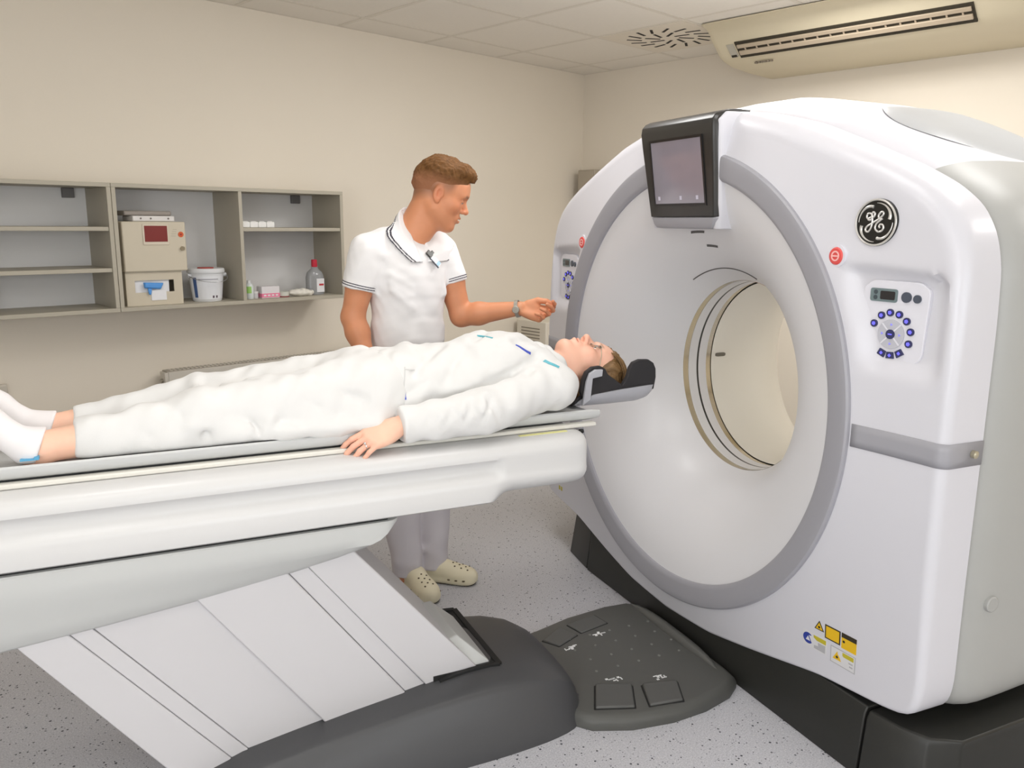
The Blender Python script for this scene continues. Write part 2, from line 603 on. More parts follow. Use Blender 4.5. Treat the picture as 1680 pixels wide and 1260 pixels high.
# bodies of the added light panels, out of frame
M_LEDF = mat('led_frame_white', rgb(230, 230, 228), 0.4)
M_LED = mat('led_diffuser', rgb(240, 240, 236), 0.5, emit=(1, 0.97, 0.94, 1), estr=0.4)
for n_, (i, j) in enumerate(LIGHT_CELLS):
    cx, cy = GU[i] - .3, GV[j] - .3
    t = thing('ceiling_light', 'square flush ceiling light panel in the suspended ceiling', 'ceiling light', (cx, cy, HC), 'W', 'square light panels in the ceiling')
    fm = MB()
    for a, b, c, d in ((-.287, .287, -.287, -.27), (-.287, .287, .27, .287), (-.287, -.27, -.27, .27), (.27, .287, -.27, .27)):
        fm.box(cx + a, cx + b, cy + c, cy + d, HC - .012, HC + .03)
    part('frame', fm, M_LEDF, t)
    part('diffuser', MB().box(cx - .27, cx + .27, cy - .27, cy + .27, HC - .004, HC + .02), M_LED, t)

# swirl air diffuser
cx, cy = GU[0] - .3, GV[1] - .3
t = thing('swirl_diffuser', 'square ceiling air diffuser with a whirl of dark slots', 'air vent', (cx, cy, HC), 'W')
R2 = 0.292
slots = []
for k in range(16):
    a = 2 * PI * k / 16
    slots.append((a, .165, .255))
for k in range(8):
    a = 2 * PI * (k + .5) / 8
    slots.append((a, .055, .145))
bmv = MB().box(cx - R2, cx + R2, cy - R2, cy + R2, HC - .004, HC + .012)
part('face_plate', bmv, mat('diffuser_white', rgb(230, 221, 206), 0.5), t)
M_SLOT = mat('slot_black', rgb(28, 25, 22), 0.8)
for a, r0, r1 in slots:
    tw = a + 0.55
    c0 = Vector((cx + r0 * math.cos(a), cy + r0 * math.sin(a)))
    dr = Vector((math.cos(tw), math.sin(tw)))
    c1 = c0 + dr * (r1 - r0)
    nn = Vector((-dr.y, dr.x)) * .0075
    q = [c0 - nn, c1 - nn, c1 + nn, c0 + nn]
    part('slot', MB().hull8([(p.x, p.y, HC - .0055) for p in q] + [(p.x, p.y, HC + .008) for p in q]), M_SLOT, t)

# ceiling-suspended air conditioner
AC0, AC1 = -0.47, 0.99
t = thing('air_conditioner', 'cream ceiling-mounted air conditioner with long louvred outlet', 'air conditioner', (1.95, (AC0 + AC1) / 2, 2.40), 'W')
prof = [(U0, 2.402), (2.07, 2.404), (1.90, 2.412), (1.815, 2.430), (1.765, 2.452), (1.70, 2.505), (1.655, 2.550), (1.625, 2.572), (1.585, 2.585), (1.565, 2.588), (1.565, 2.594), (U0, 2.594)]
M_AC = mat('ac_cream', rgb(214, 203, 176), 0.45, var=0.02)
rings = []
cA = (1.95, 2.5)
for y, s_ in ((AC0 - .035, .90), (AC0 - .03, .96), (AC0 - .012, .99), (AC0, 1.0), (AC1, 1.0), (AC1 + .012, .99), (AC1 + .03, .96), (AC1 + .035, .90)):
    rings.append([(cA[0] + (x - cA[0]) * (s_ if x < U0 - .01 else 1), y, 2.594 + (z - 2.594) * s_) for x, z in prof])
part('body', MB().loft(rings), M_AC, t, ang=28)
# outlet on the slanted front: frame s goes along the slope
sa, sb = Vector((1.765, 2.452)), Vector((1.700, 2.505))
dd = (sb - sa).normalized()
nn = Vector((-dd.y, dd.x))
if nn.y > 0: nn = -nn
def onac(s_, d, y):
    p = sa + dd * s_ + nn * d
    return (p.x, y, p.y)
def acbox(s0, s1, d0, d1, y0, y1):
    return MB().hull8([onac(s0, d0, y0), onac(s1, d0, y0), onac(s1, d0, y1), onac(s0, d0, y1), onac(s0, d1, y0), onac(s1, d1, y0), onac(s1, d1, y1), onac(s0, d1, y1)])
SY0, SY1 = -.30, .885
part('outlet', acbox(-.020, .086, -.002, .006, SY0, SY1), mat('ac_dark', rgb(52, 46, 34), .7), t)
part('louvre', acbox(.048, .070, .006, .014, SY0 + .01, SY1 - .01), mat('ac_blade', rgb(182, 166, 144), .35), t, bev=.002)
part('louvre', acbox(.004, .030, .006, .016, SY0 + .01, SY1 - .01), MATS['ac_blade'], t, bev=.002)
for k in range(17):
    y = SY0 + .05 + k * (SY1 - SY0 - .1) / 16
    part('vane', acbox(.031, .047, .004, .009, y - .004, y + .004), MATS['ac_blade'], t)
part('sensor_panel', acbox(-.012, .075, -.001, .004, SY1 + .012, SY1 + .055), mat('ac_grey', rgb(178, 172, 158), .4), t, bev=.001)
part('indicator', acbox(-.010, .004, .003, .006, SY1 + .018, SY1 + .050), mat('ac_black', rgb(40, 36, 28), .4), t)
lm = MB()
for k, (a, b) in enumerate(((.845, .83), (.822, .812), (.806, .797), (.790, .776), (.770, .756), (.748, .738))):
    lm.box(1.85, 1.862 + .004 * (k == 0), b, a, 2.4135 - .003, 2.4185)
part('maker_mark', lm, mat('mark_grey', rgb(120, 110, 96), .5), t)

# panel radiator under the shelves
t = thing('radiator', 'flat white panel radiator on the wall below the shelves', 'radiator', (-.2, V0 - .06, .18), 'W')
M_RAD = mat('radiator_white', rgb(208, 202, 191), .4, var=.01)
RU0, RU1, RZ0, RZ1 = -.875, .45, .20, .785
part('front_panel', MB().box(RU0 + .006, RU1 - .006, V0 - .105, V0 - .097, RZ0, RZ1 - .004), M_RAD, t, bev=.003)
part('back_panel', MB().box(RU0 + .006, RU1 - .006, V0 - .045, V0 - .037, RZ0, RZ1 - .004), M_RAD, t, bev=.003)
for x in (RU0 - .012, RU1 - .006):
    part('side_cover', MB().box(x, x + .018, V0 - .103, V0 - .035, RZ0 + .02, RZ1 - .006), M_RAD, t, bev=.003)
part('top_grille', MB().box(RU0, RU1, V0 - .100, V0 - .038, RZ1 - .012, RZ1), mat('grille_grey', rgb(168, 160, 148), .5), t)
gm = MB()
for k in range(60):
    x = RU0 + .02 + k * .0215
    if x < RU1 - .02: gm.box(x, x + .012, V0 - .094, V0 - .044, RZ1 - .001, RZ1 + .003)
part('grille_bars', gm, M_RAD, t, kind='stuff')
pm = MB()
for k in range(24):
    x = RU0 + .035 + k * .05
    if x < RU1 - .05: pm.box(x, x + .028, V0 - .1062, V0 - .104, RZ1 - .062, RZ1 - .058)
part('slot_row', pm, mat('slot_shadow', rgb(120, 112, 102), .7), t, kind='stuff')
part('vent_plug', MB().cyl((RU0 - .010, V0 - .068, RZ1 - .05), (RU0 - .022, V0 - .068, RZ1 - .05), .011), mat('nickel', rgb(180, 175, 165), .3, .9), t)
part('bracket', MB().box(-.7, -.67, V0 - .038, V0 - .001, RZ0 + .1, RZ1 - .1), M_RAD, t)
part('bracket', MB().box(.2, .23, V0 - .038, V0 - .001, RZ0 + .1, RZ1 - .1), M_RAD, t)

# little thermostat on the wall
t = thing('wall_thermostat', 'small white rounded thermostat box on the wall past the radiator', 'thermostat', (-1.60, V0 - .001, .735), 'W')
part('housing', MB().box(-1.66, -1.555, V0 - .03, V0 - .001, .735, .80), mat('socket_white', rgb(206, 199, 186), .4), t, bev=.008)
part('dial', MB().cyl((-1.60, V0 - .03, .768), (-1.60, V0 - .037, .768), .02), MATS['socket_white'], t)

# equipment cabinet in the corner behind the scanner
t = thing('equipment_cabinet', 'beige floor cabinet with ventilation slits in the corner behind the scanner', 'cabinet', (1.87, 2.33, 0), 'W')
M_CAB = mat('cabinet_beige', rgb(226, 219, 205), .5)
part('body', MB().box(1.62, 2.12, 2.18, 2.47, 0.0, .86), M_CAB, t, bev=.006)
for k in range(5):
    z = .805 - k * .022
    part('vent_slit', MB().box(1.617, 1.622, 2.24, 2.42, z, z + .007), mat('slit_dark', rgb(140, 132, 118), .7), t)
part('door', MB().box(1.78, 2.10, 2.174, 2.181, .06, .83), M_CAB, t, bev=.003)
t = thing('wall_box', 'small grey junction box high on the wall behind the scanner', 'junction box', (2.26, 2.36, 1.62), 'W')
part('box', MB().box(2.20, U0 - .001, 2.28, 2.44, 1.62, 1.915), mat('box_grey', rgb(176, 166, 150), .5), t, bev=.006)
part('lid', MB().box(2.194, 2.201, 2.29, 2.43, 1.63, 1.905), MATS['box_grey'], t, bev=.002)
# ------------------------------------------------------------------ the scanner
RC = 0.98                           # height of the bore axis
G = thing('ct_scanner', 'large white ring-shaped CT scanner with grey trim and black base', 'CT scanner', (0.5, 0.0, 0.0), 'T')
M_GW = mat('gantry_white', rgb(211, 210, 216), 0.40, var=0.008, scale=4, coat=0.15)
M_DISH = mat('dish_white', rgb(224, 223, 225), 0.42, var=0.008, scale=4, coat=0.1)
M_GRY = mat('trim_grey', rgb(158, 157, 163), 0.42, var=0.02)
M_SIDE = mat('side_grey', rgb(170, 170, 167), 0.42, var=0.01)
M_BLK = mat('plastic_black', rgb(38, 36, 34), 0.35, var=0.05, coat=0.2)
M_BASE = mat('base_black', rgb(38, 38, 35), 0.45, var=0.06)
M_CHR = mat('satin_steel', rgb(196, 188, 170), 0.16, 1.0, var=0.02)
M_NAVY = mat('button_navy', rgb(48, 50, 92), .35)
M_BLUE = mat('button_glow', rgb(90, 88, 225), .4, emit=(.16, .14, .95, 1), estr=.8)
ARCH = [(0, 1.905), (.12, 1.902), (.25, 1.882), (.45, 1.832), (.65, 1.758), (.82, 1.690), (.92, 1.640), (.99, 1.588), (1.032, 1.52), (1.052, 1.44), (1.058, 1.30), (1.06, 1.0), (1.062, .6), (1.066, .34), (1.055, .275), (1.02, .25), (.94, .236), (.73, .215), (.46, .158), (.25, .118), (0, .103)]
def dense(pts, n=400):
    P = np.array(pts)
    d = np.r_[0, np.cumsum(np.hypot(*np.diff(P, axis=0).T))]
    s_ = np.linspace(0, d[-1], n)
    Q = np.stack([np.interp(s_, d, P[:, 0]), np.interp(s_, d, P[:, 1])], 1)
    for _ in range(14):
        Q[1:-1] = .25 * Q[:-2] + .5 * Q[1:-1] + .25 * Q[2:]
    return Q
_h = dense(ARCH)
_ang = np.arctan2(_h[:, 1] - RC, _h[:, 0])          # from +90 to -90 deg
_rad = np.hypot(_h[:, 1] - RC, _h[:, 0])
def Ro(a):
    """outline radius at angle a (0 = +y side, 90 deg = up)"""
    a = math.atan2(math.sin(a), math.cos(a))
    if abs(a) > PI / 2: a = math.copysign(PI - abs(a), a)
    return float(np.interp(a, _ang[::-1], _rad[::-1]))
def pocket(y, z):
    """hand recess around the control panels"""
    ay = abs(y)
    e = smooth01(.70, .76, ay) * (1 - smooth01(.985, 1.03, ay))
    top = 1 - smooth01(1.405, 1.440 - .12 * max(0, ay - .8), z)
    bot = smooth01(1.145, 1.21, z)
    return .026 * e * top * bot * smooth01(.812, .875, math.hypot(y, z - RC))
def face_x(r):
    return 0.004 + 0.215 * max(0, r - .80) * (1 - .3 * max(0, r - .8) / .25)
def ring_pt(r, x, a):
    return (x, r * math.cos(a), RC + r * math.sin(a))
NA = 400
def edge_r(a):
    s_ = math.sin(a)
    return .030 + .030 * smooth01(.15, .6, s_) - .012 * smooth01(-.3, -.7, s_)
# white front cover between the grey ring and its rounded outer edge
rings = []
NR = 34
for k in range(NA):
    a = 2 * PI * k / NA
    ro = Ro(a)
    er = min(edge_r(a), (ro - .803) * .62)
    row = [(.03, .796)]
    row = []
    row.append((.796, .03))
    for i in range(NR + 1):
        r = .796 + (ro - er - .796) * i / NR
        y, z = r * math.cos(a), RC + r * math.sin(a)
        row.append((r, face_x(r) + pocket(y, z)))
    xe = face_x(ro - er)
    for i in range(1, 9):
        t_ = PI / 2 * i / 8
        row.append((ro - er + er * math.sin(t_), xe + er * .95 * (1 - math.cos(t_))))
    row.append((ro + .001, .12))
    row.append((ro + .002, .176))
    row.append((ro - .02, .178))
    row.append((ro - .05, .19))
    rings.append([ring_pt(r, x, a) for r, x in row])
part('front_cover', MB().loft(rings, False, False, True), M_GW, G, ang=50)
# grey ring
pr = [(.797, .03), (.8015, .003), (.800, -.004), (.795, -.0085), (.789, -.0095), (.776, -.009), (.735, -.0045), (.726, -.002), (.720, .004), (.718, .03)]
part('trim_ring', MB().lathe(pr, 256, ring_pt), M_GRY, G, ang=32)
# dish and bore
DISH = [(.722, .012), (.70, .016), (.65, .030), (.60, .050), (.55, .078), (.50, .112), (.46, .148), (.43, .182), (.405, .218), (.385, .252), (.368, .288), (.356, .312)]
part('dish', MB().lathe(DISH, 256, ring_pt), M_DISH, G, ang=60)
def band(r, x0, x1, name, m, lab=None, th=.006):
    part(name, MB().lathe([(r, x0), (r, x1), (r + th, x1), (r + th, x0)], 192, ring_pt, loop=True), m, G, lab)
band(.355, .312, .338, 'steel_band', M_CHR, 'polished steel band inside the bore')
band(.352, .338, .377, 'bore_collar', M_DISH)
band(.352, .377, .386, 'scan_window', M_BLK, 'thin black scan window')
band(.352, .386, .425, 'bore_collar', M_DISH)
band(.353, .425, .450, 'steel_band', M_CHR, 'polished steel band inside the bore')
M_BORE = mat('bore_cream', rgb(238, 234, 224), 0.35, var=.01, coat=.15)
part('bore_tube', MB().lathe([(.350, .450), (.350, .66), (.358, .72), (.38, .80), (.42, .87), (.48, .93), (.56, .975), (.62, .99)], 192, ring_pt), M_BORE, G, ang=60)
# small sensor in the bore wall
def bore_pt(a, x, r=.3475): return ring_pt(r, x, a)
sm = MB()
for r0 in (.344, .3495):
    pass
aS = math.radians(3.0)
sm.loft([[bore_pt(aS + da, x, r) for da, x in rrect(-.022, .022, .470, .520, .012, 4)] for r in (.3455, .352)])
part('bore_sensor', sm, mat('sensor_grey', rgb(112, 108, 96), .4), G)
def dish_x(r): return float(np.interp(r, [q[0] for q in DISH[::-1]], [q[1] for q in DISH[::-1]]))
def arc(name, r, a0, a1, rad, m):
    part(name, MB().tube([ring_pt(r - .001, dish_x(r) - .0005, math.radians(a0 + (a1 - a0) * k / 24)) for k in range(25)], rad, 6), m, G)
M_LINE = mat('groove_dark', rgb(92, 90, 88), .6)
arc('laser_groove', .402, 60, 112, .0022, M_LINE)
for r, a0, a1 in ((.530, 83.5, 91.5), (.482, 88.5, 95.5)):
    mb = MB()
    w_ = .0042
    mb.loft([[ring_pt(r - w_, dish_x(r - w_) - .0015, math.radians(a)), ring_pt(r + w_, dish_x(r + w_) - .0015, math.radians(a + .8)), ring_pt(r + w_, dish_x(r + w_) + .004, math.radians(a + .8)), ring_pt(r - w_, dish_x(r - w_) + .004, math.radians(a))] for a in np.linspace(a0, a1, 8)])
    part('laser_slit', mb, M_LINE, G)
# rear cover: a little larger, rounded in front, grey flanks and white crown
def rear_section(x):
    """offset of the rear cover outline at depth x"""
    if x < .30:
        t_ = (x - .178) / .122
        return -.035 + .058 * math.sqrt(max(0, 1 - (1 - t_) ** 2))
    return .023 - .05 * smooth01(.72, 1.02, x)
XS = [.178, .183, .19, .20, .215, .235, .26, .30, .40, .55, .70, .80, .88, .94, .98, 1.0]
A_SPLIT = math.radians(40.5)
def rear(a0, a1, n, crown):
    rings = []
    for k in range(n + 1):
        a = a0 + (a1 - a0) * k / n
        ro = Ro(a)
        lift = smooth01(math.radians(25), math.radians(62), a if a < PI / 2 else PI - a)
        row = []
        for x in XS:
            off = rear_section(x) + .040 * lift * smooth01(.18, .40, x) * (1 - .5 * smooth01(.7, 1.0, x))
            low = smooth01(-math.radians(25), -math.radians(60), a if a < PI / 2 and a > -PI / 2 else (PI - a if a > 0 else -PI - a))
            off += low * .10 * smooth01(.35, 1.0, x) * -1
            row.append(ring_pt(ro + off, x, a))
        row.append(ring_pt(.62, 1.0, a))
        rings.append(row)
    return MB().loft(rings, False, False)
part('crown_cover', rear(A_SPLIT, PI - A_SPLIT, 120, True), M_GW, G, 'white crown cover behind the front face', ang=50)
part('side_cover', rear(-PI - 1e-6 + PI / 2 - .0, A_SPLIT, 160, False), M_SIDE, G, 'light grey flank cover', ang=50)
part('side_cover', rear(PI - A_SPLIT, 1.5 * PI, 160, False), M_SIDE, G, 'light grey flank cover', ang=50)
# grey oval windows on the crown
def crown_r(a, x):
    lift = smooth01(math.radians(25), math.radians(62), a if a < PI / 2 else PI - a)
    return Ro(a) + rear_section(x) + .040 * lift * smooth01(.18, .40, x) * (1 - .5 * smooth01(.7, 1.0, x))
for sgn in (1, -1):
    mb = MB()
    cen_a, cen_x, ra_, rx_ = math.radians(126 if sgn > 0 else 54), .62, math.radians(14), .30
    rg = []
    for s_ in (0.001, .25, .5, .75, .93, 1.0):
        row = []
        for k in range(64):
            t_ = 2 * PI * k / 64
            a, x = cen_a + ra_ * s_ * math.cos(t_), cen_x + rx_ * s_ * math.sin(t_)
            row.append(ring_pt(crown_r(a, x) + (.004 if s_ < 1 else .0), x, a))
        rg.append(row)
    mb.loft(rg, True, False)
    part('oval_inlay', mb, mat('oval_grey', rgb(170, 172, 174), .35), G, 'pale grey oval inlay on the crown', ang=60)
# grey stripe bands left and right
for sgn in (1, -1):
    rows = []
    for z in np.linspace(.949, 1.012, 4):
        row = []
        ro = Ro(0.0)
        er = edge_r(0.0)
        for i in range(12):
            r = .806 + (ro - er - .806) * i / 11
            row.append((face_x(r) - .0012, sgn * r, z))
        xe = face_x(ro - er)
        for i in range(1, 9):
            t_ = PI / 2 * i / 8
            row.append((xe + er * .95 * (1 - math.cos(t_)) - .0012 * math.cos(t_), sgn * (ro - er + (er + .0020) * math.sin(t_)), z))
        row.append((.177, sgn * (ro + .0035), z))
        rows.append(row)
    st = MB().loft(rows, False, False)
    o = part('stripe_band', st, M_GRY, G, ang=60)
    so = o.modifiers.new('solid', 'SOLIDIFY')
    so.thickness = .0015
    so.offset = 0
    part('stripe_stud', MB().cyl((.140, sgn * 1.064, .981), (.140, sgn * 1.074, .981), .010, 16).ball((.140, sgn * 1.073, .981), (.009, .004, .009), 8), mat('brass_pale', rgb(190, 182, 160), .35, .6), o)
    part('flank_plug', MB().cyl((.262, sgn * 1.066, .562), (.262, sgn * 1.089, .562), .022, 24), M_SIDE, G, bev=.003)
# black monitor housing over the top of the ring
HB = [(.205, -.050, 1.895, .0), (.205, -.050, 1.86, .0), (.196, -.02, 1.66, 0), (.190, -.004, 1.562, 0)]
mb = MB()
rg = []
for z, x, hw, xb in ((1.560, .000, .188, .16), (1.60, -.006, .191, .16), (1.70, -.021, .199, .16), (1.80, -.037, .206, .16), (1.845, -.043, .209, .10), (1.866, -.040, .209, .10), (1.880, -.028, .208, .10), (1.889, -.008, .207, .10), (1.895, .02, .206, .10), (1.898, .05, .204, .10)):
    c = .022
    rg.append([(x + c * .6, -hw, z), (x, -hw + c * .5, z), (x, hw - c * .5, z), (x + c * .6, hw, z), (xb, hw, z), (xb, -hw, z)])
mb.loft(rg)
mon = part('monitor', mb, M_BLK, G, 'black monitor housing above the bore', bev=.006, ang=40)
def scr(y, z, d):
    x = -.050 * (z - 1.562) / (1.86 - 1.562) * .95
    return (x - d + .001, y, z)
def scrbox(y0, y1, z0, z1, d0, d1):
    return MB().hull8([scr(y0, z0, d0), scr(y1, z0, d0), scr(y1, z0, d1), scr(y0, z0, d1), scr(y0, z1, d0), scr(y1, z1, d0), scr(y1, z1, d1), scr(y0, z1, d1)])
fr = MB()
y0, y1, z0, z1, fw = -.140, .140, 1.605, 1.812, .008
for a, b, c, d in ((y0 - fw, y1 + fw, z0 - fw, z0), (y0 - fw, y1 + fw, z1, z1 + fw), (y0 - fw, y0, z0, z1), (y1, y1 + fw, z0, z1)):
    m_ = scrbox(a, b, c, d, -.003, .004)
    fr.add(m_.v, m_.f)
part('screen_bezel', fr, mat('bezel_black', rgb(24, 22, 22), .3), mon)
M_SCR = mat('screen_glass', rgb(104, 98, 106), .12, var=.25, scale=5, emit=(.22, .20, .22, 1), estr=.48, coat=.5)  # grey tone and slight glow stand in for reflections on the glass
scn = part('screen', scrbox(y0, y1, z0, z1, -.002, .0015), M_SCR, mon, 'dim grey-violet screen')
for yy in (.115, -.01, -.10):
    part('screen_icon', scrbox(yy - .006, yy + .006, 1.617, 1.630, 0, .0022), mat('icon_pale', rgb(170, 165, 178), .4, emit=(.5, .48, .55, 1), estr=.3), scn if False else mon)
rg = []
for z, hw, x in ((1.520, .150, .03), (1.523, .168, .012), (1.535, .176, .006), (1.5585, .187, .002)):
    rg.append([(x + .01, -hw, z), (x, -hw + .012, z), (x, hw - .012, z), (x + .01, hw, z), (.14, hw, z), (.14, -hw, z)])
part('monitor_chin', MB().loft(rg), M_GRY, G, 'grey lip under the monitor', bev=.004)
# white cheek fairing beside the monitor
for sgn in (1, -1):
    rg = []
    for z, hw in ((1.52, .190), (1.60, .203), (1.70, .212), (1.80, .220), (1.86, .221), (1.886, .218)):
        xx = .012 - .050 * (z - 1.562) / .3 * .8
        if z > 1.87: xx = .0
        rg.append([(xx, sgn * (hw - .035), z), (xx - .004, sgn * (hw - .018), z), (xx + .006, sgn * (hw - .004), z), (xx + .03, sgn * hw, z), (.12, sgn * (hw + .012), z), (.12, sgn * (hw - .035), z)])
    part('monitor_cheek', MB().loft(rg), M_GW, G, bev=.004, ang=50)
# control panels
def surf_x(y, z):
    r = math.hypot(y, z - RC)
    return face_x(r) + pocket(y, z)
for sgn in (-1, 1):
    yc, zc = sgn * .868, 1.293
    def cp(a, b, d):
        """panel plane: a to the right as seen from the table, b up"""
        y = yc - a
        z = zc + b
        x = surf_x(yc, zc) + .09 * (abs(y) - abs(yc)) - .0015
        return (x - d, y, z)
    def slab(poly, d0, d1):
        return MB().prism(poly, lambda a, b: cp(a, b, d0), lambda a, b: cp(a, b, d1))
    pl = [(a * (1 + .10 * max(0, b / .105) - (.05 if b > .09 else 0)), b) for a, b in rrect(-.088, .088, -.105, .105, .034, 6)]
    P = part('control_panel', slab(pl, -.012, .004), mat('panel_white', rgb(222, 221, 228), .4), G, 'control keypad with display and blue-lit buttons', bev=.002)
    def disc(a, b, r, d0, d1, n=18): return slab([(a + r * math.cos(2 * PI * k / n), b + r * math.sin(2 * PI * k / n)) for k in range(n)], d0, d1)
    dsp = part('display', slab(rrect(-.072, .006, .050, .084, .006, 3), .003, .0065), mat('display_teal', rgb(112, 128, 130), .3), P)
    # (parts of the keypad are its sub-parts)
    part('display_window', slab(rrect(-.042, .000, .056, .078, .003, 2), .0063, .0075), mat('lcd_dark', rgb(40, 38, 40), .2), P)
    for b in (.074, .060):
        part('display_mark', disc(-.056, b, .006, .0063, .0072, 12), mat('lcd_mark', rgb(64, 74, 80), .4), P)
    part('round_button', disc(.032, .066, .0135, .003, .008), mat('button_slate', rgb(74, 80, 92), .35), P)
    part('round_button', disc(.062, .064, .0105, .003, .008), MATS['button_slate'], P)
    ca, cb = -.002, -.032
    part('keypad_wheel', disc(ca, cb, .038, .003, .0065, 32), mat('wheel_grey', rgb(188, 188, 196), .4), P)
    cm = MB()
    for k in range(4):
        a = PI / 4 + k * PI / 2
        d_ = (math.cos(a), math.sin(a))
        n_ = (-d_[1] * .0018, d_[0] * .0018)
        q = [(ca + d_[0] * .012 + n_[0], cb + d_[1] * .012 + n_[1]), (ca + d_[0] * .037 + n_[0], cb + d_[1] * .037 + n_[1]), (ca + d_[0] * .037 - n_[0], cb + d_[1] * .037 - n_[1]), (ca + d_[0] * .012 - n_[0], cb + d_[1] * .012 - n_[1])]
        m_ = slab(q, .006, .0072)
        cm.add(m_.v, m_.f)
    part('wheel_spokes', cm, MATS['panel_white'], P)
    part('round_button', disc(ca, cb, .0125, .003, .009), M_NAVY, P)
    part('button_icon', slab(rrect(ca - .006, ca + .006, cb - .0015, cb + .0015, .001, 1), .0088, .0095), M_BLUE, P)
    for k in range(4):
        a = k * PI / 2
        part('button_icon', disc(ca + .025 * math.cos(a), cb + .025 * math.sin(a), .0042, .0063, .0072, 3), mat('icon_lilac', rgb(140, 138, 235), .4, emit=(.2, .18, .9, 1), estr=.3), P)
    for ang_ in (155, 124, 97, 70, 42, 12, -20):
        a = math.radians(ang_)
        q = (ca + .056 * math.cos(a), cb + .056 * math.sin(a))
        part('round_button', disc(q[0], q[1], .0098, .003, .008), M_NAVY, P)
        part('button_icon', disc(q[0], q[1], .0055, .0078, .0088, 5), M_BLUE, P)
    for ang_ in (-112, -86, -58):
        a = math.radians(ang_)
        q = (ca + .055 * math.cos(a), cb + .055 * math.sin(a))
        c_, s_ = math.cos(a + PI / 2), math.sin(a + PI / 2)
        part('square_button', slab([(q[0] + x * c_ - y * s_, q[1] + x * s_ + y * c_) for x, y in ((-.011, -.008), (.011, -.008), (.009, .009), (-.009, .009))], .003, .008), M_NAVY, P)
        part('button_icon', disc(q[0], q[1], .0048, .0078, .0088, 4), M_BLUE, P)
    # emergency stop
    ye, ze = sgn * .695, 1.455
    xe = face_x(math.hypot(ye, ze - RC))
    E_ = part('emergency_button', MB().cyl((xe + .004, ye, ze), (xe - .006, ye, ze), .024, 32), mat('stop_red', rgb(222, 84, 80), .4), G, 'round red stop button', bev=.004)
    part('button_collar', MB().lathe([(.024, -.003), (.031, -.003), (.031, .008), (.024, .008)], 32, lambda r, x, a: (xe + x, ye + r * math.cos(a), ze + r * math.sin(a)), loop=True), MATS['panel_white'], E_)
    part('button_mark', MB().lathe([(.010, -.007), (.014, -.007), (.014, -.0055), (.010, -.0055)], 24, lambda r, x, a: (xe + x, ye + r * math.cos(a), ze + r * math.sin(a)), loop=True).box(xe - .0071, xe - .0055, ye - .014, ye + .014, ze - .002, ze + .002), mat('stop_mark', rgb(245, 190, 185), .5), E_)
# round maker's badge
yb, zb = -.800, 1.545
xb = face_x(math.hypot(yb, zb - RC)) - .001
def bd(a, b, d): return (xb - d + .09 * (abs(yb - a) - abs(yb)), yb - a, zb + b)
RB = .061
bad = part('badge', MB().prism([(RB * math.cos(2 * PI * k / 48), RB * math.sin(2 * PI * k / 48)) for k in range(48)], lambda a, b: bd(a, b, -.006), lambda a, b: bd(a, b, .006)), mat('badge_black', rgb(26, 25, 24), .3), G, 'round black badge with silver script letters GE', bev=.002)
M_SIL = mat('badge_silver', rgb(208, 205, 200), .3, .5)
part('badge_rim', MB().tube([bd((RB - .003) * math.cos(2 * PI * k / 48), (RB - .003) * math.sin(2 * PI * k / 48), .006) for k in range(48)], .0028, 8, loop=True), M_SIL, bad)
sw = MB()
for q in range(4):                    # the four curled waterdrop marks inside the rim
    pts = []
    rr_ = []
    for k in range(15):
        s_ = k / 14
        a = math.radians(90 * q + 12 + 78 * s_)
        r = .0495 - .009 * (1 - s_) ** 4
        pts.append(bd(r * math.cos(a), r * math.sin(a), .0065))
        rr_.append(.0038 * (1 - s_) + .0007)
    sw.tube(pts, rr_, 6)
part('badge_swirl', sw, M_SIL, bad)
def stroke(ps, r=.0026):
    P = [Vector(p) for p in ps]
    out = []
    for i in range(len(P) - 1):
        p0, p1, p2, p3 = P[max(i - 1, 0)], P[i], P[i + 1], P[min(i + 2, len(P) - 1)]
        for k in range(5):
            t_ = k / 5
            out.append(.5 * ((2 * p1) + (p2 - p0) * t_ + (2 * p0 - 5 * p1 + 4 * p2 - p3) * t_ ** 2 + (3 * p1 - p0 - 3 * p2 + p3) * t_ ** 3))
    out.append(P[-1])
    return MB().tube([bd(p[0] * .001, p[1] * .001, .0066) for p in out], r, 6)
gl = stroke([(-20, 8), (-26, 13), (-24, 22), (-14, 22), (-9, 13), (-15, 6), (-22, 8), (-16, 12), (-6, 14), (-3, 22), (-8, 26), (-12, 20), (-9, 6), (-11, -12), (-19, -24), (-27, -20), (-24, -11), (-12, -4), (-2, 2)])
part('letter_g', gl, M_SIL, bad)
el = stroke([(-2, 2), (8, 8), (18, 16), (22, 23), (17, 27), (10, 22), (8, 14), (14, 8), (20, 10), (12, 4), (3, -4), (1, -15), (9, -23), (19, -22), (25, -14), (22, -6), (15, -5), (12, -10), (15, -14)])
part('letter_e', el, M_SIL, bad)
